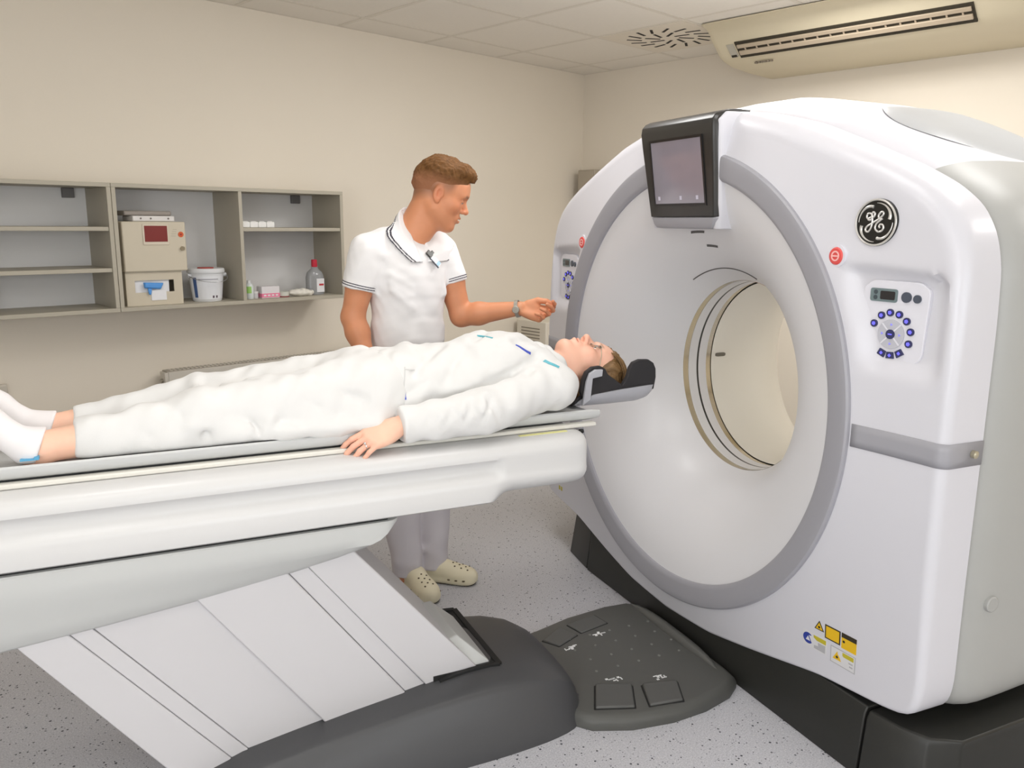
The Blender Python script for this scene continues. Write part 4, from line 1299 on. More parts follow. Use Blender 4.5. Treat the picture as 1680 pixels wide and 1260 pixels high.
def lj(r, z, a): return (jx + r * math.cos(a), jy + r * math.sin(a), ZB + z)
part('jar', MB().lathe([(0, 0), (.014, 0), (.015, .003), (.015, .026), (0, .026)], 20, lj), mat('jar_clear', rgb(205, 205, 205), .3), t)
part('lid', MB().lathe([(0, .0262), (.016, .0262), (.016, .036), (0, .037)], 20, lj), mat('jar_lid', rgb(224, 222, 218), .4), t)
t = thing('plaster_carton', 'white carton with pink bottom band lying on the shelf', 'carton', (-.365, V0 - .215, ZB), 'W')
part('carton', MB().box(-.418, -.318, V0 - .245, V0 - .185, ZB, ZB + .060), mat('carton_white2', rgb(226, 222, 224), .5), t, bev=.002)
part('band', MB().box(-.4185, -.3175, V0 - .2456, V0 - .1844, ZB + .004, ZB + .024), mat('band_pink', rgb(232, 128, 160), .5), t)
cm = MB()
for k in range(4): cm.box(-.408 + k * .022, -.394 + k * .022, V0 - .2462, V0 - .2455, ZB + .010, ZB + .018)
part('band_print', cm, MATS['carton_white2'], t)
t = thing('tape_roll', 'small roll with dark red rim beside the pink carton', 'tape roll', (-.288, V0 - .225, ZB), 'W')
def lt_(r, z, a): return (-.288 + r * math.cos(a), V0 - .225 + r * math.sin(a), ZB + z)
part('roll', MB().lathe([(.017, .004), (.030, .004), (.030, .028), (.017, .028)], 28, lt_, loop=True), mat('roll_white', rgb(206, 206, 196), .6), t)
part('rim', MB().lathe([(.016, 0), (.0315, 0), (.0315, .006), (.016, .006)], 28, lt_, loop=True), mat('rim_dark_red', rgb(132, 60, 62), .5), t)
part('core', MB().cyl((-.288, V0 - .225, ZB + .001), (-.288, V0 - .225, ZB + .024), .013, 16), mat('core_green', rgb(104, 118, 96), .6), t)
gx, gy = -.185, V0 - .235
t = thing('gauze_pack', 'soft white gauze pack lying in front of the clear bottle', 'gauze', (gx, gy, ZB), 'W')
ops = [('add', ell((gx - .018, gy, ZB + .020), (.055, .030, .020)), .0), ('add', ell((gx + .022, gy - .004, ZB + .017), (.050, .030, .017)), .012), ('disp', waves(5, 8, .035, .004)), ('cut', (0, 0, -1), -ZB - .0005, .002)]
sdfpart('gauze', ops, (gx - .09, gy - .045, ZB - .004), (gx + .09, gy + .045, ZB + .05), .003, mat('gauze_white', rgb(226, 222, 212), .8), t)
for k in range(4):
    x = -.515 + k * .0445
    solo('vial_box', MB().box(x, x + .043, V0 - .262, V0 - .225, ZS + .0005, ZS + .029).loft([[(x + .006, V0 - .258, ZS + .029), (x + .037, V0 - .258, ZS + .029), (x + .037, V0 - .229, ZS + .029), (x + .006, V0 - .229, ZS + .029)], [(x + .010, V0 - .254, ZS + .033), (x + .033, V0 - .254, ZS + .033), (x + .033, V0 - .233, ZS + .033), (x + .010, V0 - .233, ZS + .033)]]), mat('vial_white', rgb(236, 235, 232), .5), 'small white vial box in a row on the upper shelf board', 'box', 'W', .003, 'white boxes in a row on the upper shelf')
# ------------------------------------------------------------------ people
def skin_mat(name, col, stub):
    m = mat(name, col, .48, var=.05, scale=40, sss=.12, bump=.05, bscale=700)
    N, L = m.node_tree.nodes, m.node_tree.links
    at = N.new('ShaderNodeAttribute')
    at.attribute_name = 'stubble'
    ar = N.new('ShaderNodeAttribute')
    ar.attribute_name = 'flush'
    b = N['Principled BSDF']
    src = b.inputs['Base Color'].links[0].from_socket
    m1 = N.new('ShaderNodeMix')
    m1.data_type = 'RGBA'
    L.new(ar.outputs['Fac'], m1.inputs[0])
    L.new(src, m1.inputs[6])
    m1.inputs[7].default_value = (col[0] * .9, col[1] * .55, col[2] * .52, 1)
    m2 = N.new('ShaderNodeMix')
    m2.data_type = 'RGBA'
    L.new(at.outputs['Fac'], m2.inputs[0])
    L.new(m1.outputs[2], m2.inputs[6])
    m2.inputs[7].default_value = stub
    L.new(m2.outputs[2], b.inputs['Base Color'])
    return m
def set_attr(me, name, vals):
    a = me.attributes.new(name, 'FLOAT', 'POINT')
    a.data.foreach_set('value', np.asarray(vals, f32))
def head_ops(F, female=False):
    A = lambda p, k: ('add', p, k * F.s)
    o = []
    o.append(A(fell(F, (-.012, 0, .045), (.100, .077, .086)), 0))
    o.append(A(fell(F, (.018, 0, -.005), (.074, .066, .088)), .03))
    o.append(A(fell(F, (.030, 0, -.055), (.058, .050, .058)), .03))
    for s_ in (1, -1):
        jr = .017 if female else .020
        o.append(A(fcone(F, (-.008, s_ * .050, -.055), (.060, s_ * .018, -.103), jr, jr * .95), .03))
        o.append(A(fell(F, (.052, s_ * .040, -.022), (.030, .026, .026)), .02))
        o.append(A(fcone(F, (.078, s_ * .046, .022), (.090, s_ * .012, .024), .009, .011), .012))
    o.append(A(fell(F, (.068, 0, -.103), (.021, .024, .019)), .018))
    o.append(A(fell(F, (.070, 0, .045), (.030, .055, .040)), .03))
    for s_ in (1, -1):
        o.append(('sub', fell(F, (.104, s_ * .032, .004), (.020, .020, .013)), .014 * F.s))
        o.append(A(fell(F, (.076, s_ * .031, .003), (.0145, .0165, .0115)), .004))
    # nose
    o.append(A(fcone(F, (.088, 0, .014), (.112, 0, -.026), .0085, .0105), .010))
    o.append(A(fell(F, (.113, 0, -.029), (.0115, .0115, .0105)), .006))
    for s_ in (1, -1):
        o.append(A(fell(F, (.101, s_ * .0125, -.032), (.012, .0085, .0085)), .006))
        o.append(('sub', fell(F, (.106, s_ * .0065, -.042), (.0055, .0038, .006)), .003 * F.s))
    # mouth
    o.append(A(fell(F, (.080, 0, -.064), (.020, .028, .020)), .012))
    o.append(A(fcone(F, (.084, -.024, -.060), (.098, 0, -.0595), .0032, .0058), .004))
    o.append(A(fcone(F, (.084, .024, -.060), (.098, 0, -.0595), .0032, .0058), .004))
    o.append(A(fcone(F, (.085, -.018, -.068), (.096, 0, -.0725), .0040, .0070), .004))
    o.append(A(fcone(F, (.085, .018, -.068), (.096, 0, -.0725), .0040, .0070), .004))
    o.append(('sub', fell(F, (.103, 0, -.0655), (.018, .028, .0024)), .002 * F.s))
    # ears
    for s_ in (1, -1):
        o.append(A(fell(F, (-.012, s_ * .077, .000), (.019, .0075, .031)), .006))
        o.append(A(fell(F, (-.006, s_ * .074, -.026), (.010, .007, .012)), .005))
        o.append(('sub', fell(F, (-.007, s_ * .0855, .000), (.0105, .0085, .019)), .003 * F.s))
        o.append(A(fell(F, (.006, s_ * .076, -.004), (.004, .004, .008)), .003))
    return o
def face_attrs(F, V, female=False):
    L_ = (V - F.o) @ F.R.T / F.s
    x, y, z = L_.T
    lip = np.exp(-((x - .095) / .014) ** 2 - (y / .019) ** 2 - ((z + .0655) / .0085) ** 2)
    cheek = .35 * np.exp(-((x - .06) / .035) ** 2 - ((np.abs(y) - .045) / .022) ** 2 - ((z + .02) / .03) ** 2)
    nose = .25 * np.exp(-((x - .112) / .015) ** 2 - ((z + .03) / .02) ** 2)
    ear = .5 * np.exp(-((x + .01) / .02) ** 2 - ((np.abs(y) - .08) / .008) ** 2 - (z / .035) ** 2)
    return np.clip((.75 if female else .45) * lip + cheek + nose + ear, 0, 1), L_
def eye_parts(F, parent, iris):
    for s_ in (1, -1):
        c = F.p((.0780, s_ * .0315, .0012))
        e = part('eye', MB().ball(tuple(c), .0118 * F.s, 10), mat('eye_white', rgb(232, 226, 220), .15), parent)
        c2 = F.p((.0780 + .0088, s_ * .0315, -.0015))
        part('iris', MB().ball(tuple(c2), .0046 * F.s, 8), mat(iris[0], iris[1], .1), e)
def hand_ops(F, curl, thumb, spread=1.0):
    """F: x along the fingers, y to the thumb, z out of the back of the hand"""
    A = lambda p, k: ('add', p, k * F.s)
    o = [A(fcone(F, (-.07, 0, 0), (.012, 0, 0), .0270, .0275, ((0, 0, 1), .78)), 0)]
    kn = [(.092, .0285), (.096, .0095), (.091, -.0100), (.081, -.0280)]
    ln = [(.041, .025, .020), (.045, .028, .021), (.042, .026, .020), (.033, .020, .018)]
    rd = [.0098, .0100, .0095, .0082]
    for (kx, ky) in kn:
        o.append(A(fcone(F, (.005, ky * .55, -.002), (kx - .006, ky, 0), .0135, .0118), .014))
    o.append(A(fell(F, (.050, -.004, -.004), (.045, .036, .0135)), .012))
    o.append(A(fell(F, (.034, .022, -.012), (.030, .016, .014)), .012))
    o.append(A(fell(F, (.034, -.024, -.011), (.034, .012, .012)), .012))
    tips = []
    for i, (kx, ky) in enumerate(kn):
        sp = math.radians((.0 + (1.5 - i) * 4.5) * spread)
        a = 0
        p = np.array((kx - .004, ky, 0.0))
        for j in range(3):
            a += math.radians(curl[i][j])
            d = np.array((math.cos(a) * math.cos(sp), math.cos(a) * math.sin(sp), -math.sin(a)))
            q = p + d * ln[i][j]
            r0, r1 = rd[i] * (1 - .09 * j), rd[i] * (1 - .09 * (j + 1))
            o.append(A(fcone(F, p, q, r0, r1), .005 if j == 0 else .0025))
            p = q
        tips.append((p, d))
    p = np.array((.018, .024, -.010))
    rr = [.0165, .0128, .0112, .0092]
    for j in range(3):
        q = np.array(thumb[j])
        o.append(A(fcone(F, p, q, rr[j], rr[j + 1]), .010 if j == 0 else .004))
        p = q
    return o

# ---------------------------------------------------------------- the technician (local frame: x to the right of the picture plane, y away, z up)
MAN = thing('person', 'standing man in white polo shirt, white trousers and cream clogs', 'person', (0, 0, 0), 'M')
M_SKM = skin_mat('skin_tan', rgb(218, 148, 108), rgb(150, 102, 72))
M_POLO = mat('polo_white', rgb(243, 241, 241), .8, var=.01, bump=.15, bscale=900, spec=.2)
M_TRO = mat('trouser_white', rgb(214, 208, 212), .8, var=.015, bump=.12, bscale=600, spec=.2)
psi = math.radians(40)
bf = np.array((math.sin(psi), -math.cos(psi), 0.0))          # the way the chest faces
bl = np.array((math.cos(psi), math.sin(psi), 0.0))           # his left
bz = np.array((0, 0, 1.0))
RB_ = np.array([bf, bl, bz])
C0 = np.array((-.040, .015, 0.0))
def bp(f_, l_, z): return C0 + f_ * bf + l_ * bl + np.array((0, 0, z))
hd = np.array((.925, .12, -.345))
hd /= np.linalg.norm(hd)
hl = np.cross((0, 0, 1), hd)
hl /= np.linalg.norm(hl)
HF = Fr((.098, .010, 1.640), hd, hl, np.cross(hd, hl), 1.03)
shR, elR, wrR = bp(.0, -.178, 1.415), np.array((-.238, -.105, 1.165)), np.array((-.168, -.165, .975))
shL, elL, wrL = bp(.0, .172, 1.415), np.array((.172, .115, 1.150)), np.array((.418, .050, 1.190))
def arm(sh, el, wr):
    m1 = sh + .45 * (el - sh)
    m2 = el + .30 * (wr - el)
    return [('add', cone(sh, m1, .058, .056), .02), ('add', cone(m1, el, .056, .044), .02), ('add', cone(el, m2, .044, .046), .02), ('add', cone(m2, wr, .046, .0285), .02)]
hx = np.array((.95, -.12, -.22))
hx /= np.linalg.norm(hx)
hzv = np.array((-.05, .82, -.55))
hzv -= hx * (hzv @ hx)
hzv /= np.linalg.norm(hzv)
hyv = np.cross(hzv, hx)
if hyv[2] < 0: hyv = -hyv
HLF = Fr(wrL + hx * .012, hx, hyv, hzv, 1.0)
handL = hand_ops(HLF, [(38, 48, 28), (48, 62, 36), (56, 72, 42), (62, 80, 46)], [(.050, .044, -.022), (.086, .046, -.028), (.116, .040, -.028)], .8)
hx2 = np.array((.25, -.25, -.93))
hx2 /= np.linalg.norm(hx2)
hz2 = np.array((-.8, -.3, 0.0))
hz2 -= hx2 * (hz2 @ hx2)
HRF = Fr(wrR + hx2 * .012, hx2, np.cross(hz2, hx2), hz2, 1.0)
handR = hand_ops(HRF, [(15, 20, 12)] * 2 + [(20, 25, 15)] * 2, [(.052, .046, -.014), (.082, .058, -.018), (.108, .062, -.022)], .7)
neck = [('add', cone(bp(-.005, .0, 1.44), HF.p((-.036, 0, -.036)), .066, .057), .03), ('add', fell(HF, (-.050, 0, .006), (.050, .060, .058)), .03), ('add', cone(bp(.015, .01, 1.45), HF.p((.015, 0, -.075)), .050, .040), .03)]
torso = [('add', ell(bp(.0, 0, 1.33), (.105, .165, .165), RB_), 0), ('add', ell(bp(0, 0, 1.10), (.105, .150, .19), RB_), .06), ('add', ell(bp(-.005, 0, .93), (.112, .165, .13), RB_), .06), ('add', cone(bp(0, -.15, 1.42), bp(0, .15, 1.42), .055, .055), .05)]
fR, fL = np.array((-.050, -.025, .085)), np.array((.050, .050, .085))
knR, knL = np.array((-.085, -.055, .50)), np.array((.055, .050, .50))
hpR, hpL = bp(0, -.09, .90), bp(0, .09, .90)
legs = []
for h_, k_, a_ in ((hpR, knR, fR), (hpL, knL, fL)):
    legs += [('add', cone(h_, k_, .085, .058), .03), ('add', cone(k_, a_, .056, .036), .03), ('add', cone(a_, a_ + np.array((0, 0, -.05)), .036, .034), .02)]
hops = head_ops(HF)
body = torso + arm(shR, elR, wrR) + arm(shL, elL, wrL) + neck + legs
v1 = nets(neck + hops, (-.10, -.14, 1.43), (.28, .16, 1.80), .0028)
v2 = nets(arm(shR, elR, wrR) + handR, (-.33, -.30, .76), (-.05, .02, 1.46), .0038)
v3 = nets(arm(shL, elL, wrL), (.03, -.02, 1.07), (.425, .22, 1.46), .004)
v4 = nets(arm(shL, elL, wrL)[-1:] + handL, (.405, -.12, 1.05), (.62, .14, 1.30), .0021)
v5 = nets(torso + legs, (-.30, -.25, .02), (.25, .25, 1.48), .011)
V, Q = joinvq(v1, v2, v3, v4, v5)
flush, Lc = face_attrs(HF, V)
x, y, z = Lc.T
scalp = np.clip((z - (-.012 + .45 * np.maximum(0, x) - .60 * np.maximum(0, -x))) / .040, 0, 1) * np.clip((.052 - x) / .02 + np.clip((z - .05) / .03, 0, 1), 0, 1)
beard = .35 * np.exp(-((x - .05) / .05) ** 2 - ((z + .085) / .045) ** 2) + .25 * np.clip((.01 - np.abs(x - .02)) / .02, 0, 1) * (np.abs(z) < .03)
brow = .95 * np.exp(-((np.abs(y) - .030) / .017) ** 4 - ((z - .0245 - .05 * np.abs(np.abs(y) - .03)) / .0048) ** 2) * (x > .05)
inh = (np.abs(x) < .2) & (np.abs(y) < .09) & (z > -.14) & (np.hypot(x + .012, np.abs(y)) > 0)
earm = np.exp(-((x + .012) / .022) ** 2 - ((np.abs(y) - .082) / .009) ** 2 - (z / .035) ** 2)
stub = np.clip(.92 * scalp * (1 - earm) + .55 * beard + brow, 0, 1) * inh
fingers_flush = np.zeros(len(V))
hl_ = (V - HLF.o) @ HLF.R.T
fingers_flush = .25 * np.clip((hl_[:, 0] - .06) / .05, 0, 1) * (np.linalg.norm(hl_, axis=1) < .22)
me = vqmesh('body', V, Q)
set_attr(me, 'flush', np.clip(flush * inh + fingers_flush, 0, 1))
set_attr(me, 'stubble', stub)
part('body', me, M_SKM, MAN)
eye_parts(HF, MAN, ('iris_blue', rgb(70, 84, 96)))
# hair: short sides, longer swept top
def hair_fn(F, thick, seed, flow):
    wv = waves(seed, 12, .012, .0035, flow)
    wb = waves(seed + 1, 7, .045, .004)
    def fn(Gv, X, Y, Z):
        xl = ((X - F.o[0]) * F.R[0][0] + (Y - F.o[1]) * F.R[0][1] + (Z - F.o[2]) * F.R[0][2]) / F.s
        yl = ((X - F.o[0]) * F.R[1][0] + (Y - F.o[1]) * F.R[1][1] + (Z - F.o[2]) * F.R[1][2]) / F.s
        zl = ((X - F.o[0]) * F.R[2][0] + (Y - F.o[1]) * F.R[2][1] + (Z - F.o[2]) * F.R[2][2]) / F.s
        th = thick(xl, yl, zl)
        return Gv - th - (wv(xl, yl, zl) + wb(xl, yl, zl)) * np.clip(th / .012, 0, 1) 
    return fn
cran = [('add', fell(HF, (-.012, 0, .045), (.100, .077, .086)), 0), ('add', fell(HF, (-.050, 0, .006), (.050, .060, .058)), .03), ('add', fell(HF, (.070, 0, .045), (.030, .055, .040)), .03)]
def thick_m(x, y, z):
    line = .014 + .45 * np.maximum(0, x - .02) - .90 * np.maximum(0, -x - .030)
    t = np.clip((z - line) / .080, 0, 1)
    t = t * t * (3 - 2 * t)
    front = np.clip((x - .02) / .07, 0, 1) * np.clip((z - .085) / .03, 0, 1)
    cut = np.clip((x - .086) / .010, 0, 1) * np.clip((.084 - z) / .010, 0, 1)
    return -.0045 + .0215 * t * (1 - .35 * np.clip((-x - .035) / .05, 0, 1)) + .007 * front - .04 * cut - .02 * np.clip((line - z) / .02, 0, 1)
hair = cran + [('add', fcone(HF, (.050, -.036, .104), (.092, -.026, .084), .010, .005), .02), ('add', fcone(HF, (.050, .036, .104), (.092, .026, .084), .010, .005), .02), ('add', fcone(HF, (.055, .0, .108), (.100, .0, .086), .011, .005), .02), ('add', fcone(HF, (.094, -.012, .088), (.120, -.016, .070), .005, .0015), .008), ('add', fcone(HF, (.092, .016, .088), (.112, .018, .070), .005, .0015), .008), ('fn', hair_fn(HF, thick_m, 3, (1.0, 3.0, .8)))]
M_HRM = mat('hair_brown', rgb(104, 70, 36), .7, var=.5, scale=70, bump=.6, bscale=300, spec=.2)
Vh, Qh = nets(hair, (-.06, -.14, 1.58), (.30, .17, 1.82), .0025, 1)
lh = (Vh - HF.o) @ HF.R.T / HF.s
mh = vqmesh('hair', Vh, Qh)
set_attr(mh, 'fade', np.clip((.078 + .25 * np.maximum(0, -lh[:, 0] - .05) * -1 - lh[:, 2]) / .050, 0, 1) * np.clip((.085 - lh[:, 0]) / .02, 0, 1))
_N, _L = M_HRM.node_tree.nodes, M_HRM.node_tree.links
_b = _N['Principled BSDF']
_src = _b.inputs['Base Color'].links[0].from_socket
_at = _N.new('ShaderNodeAttribute')
_at.attribute_name = 'fade'
_mx = _N.new('ShaderNodeMix')
_mx.data_type = 'RGBA'
_L.new(_at.outputs['Fac'], _mx.inputs[0])
_L.new(_src, _mx.inputs[6])
_mx.inputs[7].default_value = rgb(158, 108, 78)
_L.new(_mx.outputs[2], _b.inputs['Base Color'])
part('hair', mh, M_HRM, MAN, 'short brown hair, longer and swept forward on top')
# polo shirt
def sleeve(sh, el, t_, r0, r1):
    e = sh + t_ * (el - sh)
    return [('add', cone(sh, e, r0, r1), .03)], e, (el - sh) / np.linalg.norm(el - sh)
slR, eR, dR = sleeve(shR, elR, .56, .070, .071)
slL, eL, dL = sleeve(shL, elL, .50, .068, .068)
ncA, ncB = bp(-.012, 0, 1.44), HF.p((-.045, 0, -.085))
nax = (ncB - ncA) / np.linalg.norm(ncB - ncA)
shirt0 = [('add', ell(bp(.004, 0, 1.325), (.118, .176, .175), RB_), 0), ('add', ell(bp(.004, 0, 1.10), (.118, .160, .24), RB_), .07), ('add', cone(bp(-.004, -.145, 1.425), bp(-.004, .145, 1.425), .066, .066), .05), ('add', cone(bp(-.010, -.10, 1.46), bp(-.010, .09, 1.465), .045, .045), .05), ('add', cone(ncA, ncA + nax * .20, .080, .062), .03)]
wr1 = waves(11, 9, .13, .0045, (1, 1, 2.2))
wr2 = waves(12, 8, .05, .0016, (1, 1, 1.5))
fold = []
for a, b, r in ((bp(.088, -.125, 1.33), bp(.100, -.055, 1.29), .004), (bp(.088, -.125, 1.30), bp(.104, -.06, 1.25), .004), (bp(.09, -.12, 1.27), bp(.106, -.05, 1.20), .004), (bp(.085, .11, 1.33), bp(.09, .12, 1.25), .005)):
    fold.append(('add', cone(a, b, r, r * .5), .03))
def sleevecap(e, d): return ('cutcap', e, d)
shirt_t = shirt0 + fold + [('disp', wr1), ('disp', wr2), ('cut', (0, 0, -1), -.985, .004)]
zc = 1.475
def cut_neck(Gv, X, Y, Z):
    # neck opening: a tilted plane that drops towards the chest
    x, y, z = X - ncA[0], Y - ncA[1], Z - ncA[2]
    hh = x * nax[0] + y * nax[1] + z * nax[2] + .74 * (x * bf[0] + y * bf[1])
    return smax(Gv, ((hh - .116) * .80).astype(f32), .004)
shirt_t2 = shirt_t + [('fn', cut_neck)]
vS = nets(shirt_t2, (-.28, -.24, .97), (.22, .26, 1.60), .005)
wsl = waves(21, 8, .07, .003)
vR = nets(slR + [('disp', wsl), ('cut', dR, eR @ dR, .003)], (-.34, -.24, 1.20), (-.02, .08, 1.52), .005)
vL = nets(slL + [('disp', wsl), ('cut', dL, eL @ dL, .003)], (-.02, .0, 1.20), (.26, .25, 1.52), .005)
shirt_all = shirt_t2 + slR + slL
def only_sleeve(sl, e, d):
    return sl
# one continuous shirt: torso and sleeves blended, each sleeve cut at its hem
def hemcut(sh, e, d, r=.13):
    sh, e, d = np.array(sh), np.array(e), np.array(d)
    def f(Gv, X, Y, Z):
        pl = (X - e[0]) * d[0] + (Y - e[1]) * d[1] + (Z - e[2]) * d[2]
        ra = np.sqrt((X - e[0] - d[0] * pl) ** 2 + (Y - e[1] - d[1] * pl) ** 2 + (Z - e[2] - d[2] * pl) ** 2)
        return Gv
    return f
sleeves = []
for sl, e, d in ((slR, eR, dR), (slL, eL, dL)):
    (fn, lo_, hi_), k = sl[0][1], sl[0][2]
    def mk(fn=fn, e=e, d=d):
        def f(X, Y, Z):
            pl = (X - e[0]) * d[0] + (Y - e[1]) * d[1] + (Z - e[2]) * d[2]
            return smax(fn(X, Y, Z), pl, .003)
        return f
    sleeves.append(('add', (mk(), lo_, hi_), .022))
shirt = shirt0 + fold + sleeves + [('sub', cone(bp(.070, .012, 1.51), bp(.118, .012, 1.415), .026, .004), .006)] + [('disp', wr1), ('disp', wr2), ('cut', (0, 0, -1), -.985, .004), ('fn', cut_neck)]
POLO = sdfpart('polo_shirt', shirt, (-.34, -.24, .97), (.28, .27, 1.60), .0045, M_POLO, MAN, 'white polo shirt with dark piping')
M_PIPE = mat('piping_dark', rgb(70, 68, 80), .7)
def shell_stripe(base, off, e, d, s0, s1, lo, hi, h=.0024):
    def f(Gv, X, Y, Z):
        pl = (X - e[0]) * d[0] + (Y - e[1]) * d[1] + (Z - e[2]) * d[2]
        return np.maximum(Gv - off, np.maximum(s0 - pl, pl - s1))
    return nets(base + [('fn', f)], lo, hi, h, 0)
for sl, e, d in ((slR, eR, dR), (slL, eL, dL)):
    lo, hi = np.array(e) - .12, np.array(e) + .12
    bs = [sl[0], ('disp', wr1), ('disp', wr2)]
    for a in (-.010, -.019):
        part('sleeve_piping', vqmesh('sleeve_piping', *shell_stripe(bs, .0022, e, d, a - .0028, a + .0010, lo, hi)), M_PIPE, POLO)
# collar: a folded band hugging neck and shoulders, open in front
ncA, ncB = bp(-.012, 0, 1.44), HF.p((-.045, 0, -.085))
nax = (ncB - ncA) / np.linalg.norm(ncB - ncA)
def collar_cut(off_, s0, s1):
    def f(Gv, X, Y, Z):
        x, y, z = X - ncA[0], Y - ncA[1], Z - ncA[2]
        h_ = x * nax[0] + y * nax[1] + z * nax[2]
        fw = x * bf[0] + y * bf[1]
        lt = x * bl[0] + y * bl[1] - .012
        hh = h_ + .74 * fw
        gap = np.where(fw > .0, (.004 + .75 * np.maximum(0, hh - .088)) - np.abs(lt), -1)
        return np.maximum(np.maximum(Gv - off_, gap), np.maximum(s0 - hh, hh - s1))
    return f
clo, chi = (-.20, -.18, 1.38), (.17, .18, 1.64)
COLR = part('collar', vqmesh('collar', *nets(shirt0 + [('fn', collar_cut(.0085, .084, .127))], clo, chi, .0026, 1)), M_POLO, POLO)
for a in (.0870, .0945):
    part('collar_piping', vqmesh('collar_piping', *nets(shirt0 + [('fn', collar_cut(.0102, a, a + .0032))], clo, chi, .0021, 0)), M_PIPE, COLR)
# placket with buttons, badge clip, watch
def onshirt(px, py, frame='M'):
    return from_cam(frame, px, py)
sb_ = bvh_of(POLO.data)
o_, d_ = from_cam('M', 703, 418)
hp, hn, _, _ = sb_.ray_cast(o_, d_)
hn = hn if hn.dot(d_) < 0 else -hn
ax_ = Vector((.80, .05, -.60)).normalized()
ax_ = (ax_ - hn * ax_.dot(hn)).normalized()
ay_ = hn.cross(ax_).normalized()
def bq(a, b, c): return tuple(hp + ax_ * a + ay_ * b + hn * c)
def bbox_(a0, a1, b0, b1, c0, c1): return MB().hull8([bq(a0, b0, c0), bq(a1, b0, c0), bq(a1, b1, c0), bq(a0, b1, c0), bq(a0, b0, c1), bq(a1, b0, c1), bq(a1, b1, c1), bq(a0, b1, c1)])
BADGE = thing('name_badge', 'small clip-on badge with black clip on the white polo shirt', 'badge', tuple(hp), 'M')
part('clip', bbox_(-.014, .014, -.012, .012, .002, .010), mat('clip_black', rgb(62, 60, 54), .4), BADGE, bev=.002)
part('clip', bbox_(-.002, .012, .010, .026, .003, .009), MATS['clip_black'], BADGE, bev=.002)
part('card', bbox_(.010, .060, -.013, .013, .006, .009), mat('card_white', rgb(222, 226, 230), .3), BADGE)
part('card_edge', bbox_(.010, .062, -.016, -.013, .004, .010), mat('card_edge', rgb(88, 90, 100), .4), BADGE)
part('card_stripe', bbox_(.044, .058, -.011, .012, .0088, .0096), mat('card_blue', rgb(120, 172, 200), .3), BADGE)
for px, py in ((701, 400), (718, 389)):
    o_, d_ = from_cam('M', px, py)
    h1, n1, _, _ = sb_.ray_cast(o_, d_)
    if h1:
        part('button', MB().ball(tuple(h1 + n1 * (.001 if n1.dot(d_) < 0 else -.001)), .0045, 8), mat('button_dark', rgb(70, 64, 60), .4), POLO)
WAT = thing('wrist_watch', 'silver metal watch on the man\'s outstretched wrist', 'watch', tuple(wrL), 'M')
wd = (wrL - elL) / np.linalg.norm(wrL - elL)
wu = np.cross(wd, (0, 1, 0)); wu /= np.linalg.norm(wu); wv_ = np.cross(wd, wu)
def wpt(r, x, a):
    q = wrL + wd * x + r * math.cos(a) * wu * 1.06 + r * math.sin(a) * wv_ * .96
    return tuple(q)
M_WS = mat('watch_steel', rgb(176, 172, 162), .35, .5, var=.1, scale=150)
for k in range(7):
    pass
part('bracelet', MB().lathe([(.030, -.018), (.0335, -.018), (.0335, -.003), (.030, -.003)], 40, wpt, loop=True), M_WS, WAT)
part('bracelet_link', MB().lathe([(.0305, -.0185), (.0345, -.0175), (.0345, -.0135), (.0305, -.0135)], 40, wpt, loop=True), M_WS, WAT)
part('watch_case', MB().cyl(tuple(wrL + wd * -.010 + wv_ * .027), tuple(wrL + wd * -.010 + wv_ * .038), .015, 24), M_WS, WAT, bev=.002)
RNG = part('ring', MB().lathe([(.0098, -.003), (.0112, -.003), (.0112, .003), (.0098, .003)], 24, lambda r, x, a: tuple(HLF.p((.093 + x + 0, -.010 + r * math.cos(a), r * math.sin(a)))), loop=True), mat('gold', rgb(212, 176, 96), .25, 1.0), MAN)
# trousers
wt = waves(31, 10, .12, .006, (1, 1, .5))
tro = [('add', ell(bp(-.005, 0, .95), (.125, .175, .13), RB_), 0)]
for h_, k_, a_, dx in ((hpR, knR, fR, -.0), (hpL, knL, fL, .0)):
    tro += [('add', cone(h_, k_, .100, .083), .03), ('add', cone(k_, a_ + np.array((0, 0, -.01)), .083, .064), .02)]
tro += [('add', cone(fR + np.array((-.03, -.05, .05)), fR + np.array((.035, -.045, .03)), .012, .010), .03), ('add', cone(fL + np.array((-.02, -.05, .08)), fL + np.array((.045, -.03, .02)), .012, .010), .03)]
tro += [('disp', wt), ('cut', (0, 0, -1), -.060, .004), ('cut', (0, 0, 1), 1.03, .004)]
sdfpart('trousers', tro, (-.28, -.26, .05), (.26, .26, 1.05), .0065, M_TRO, MAN, 'loose white trousers')
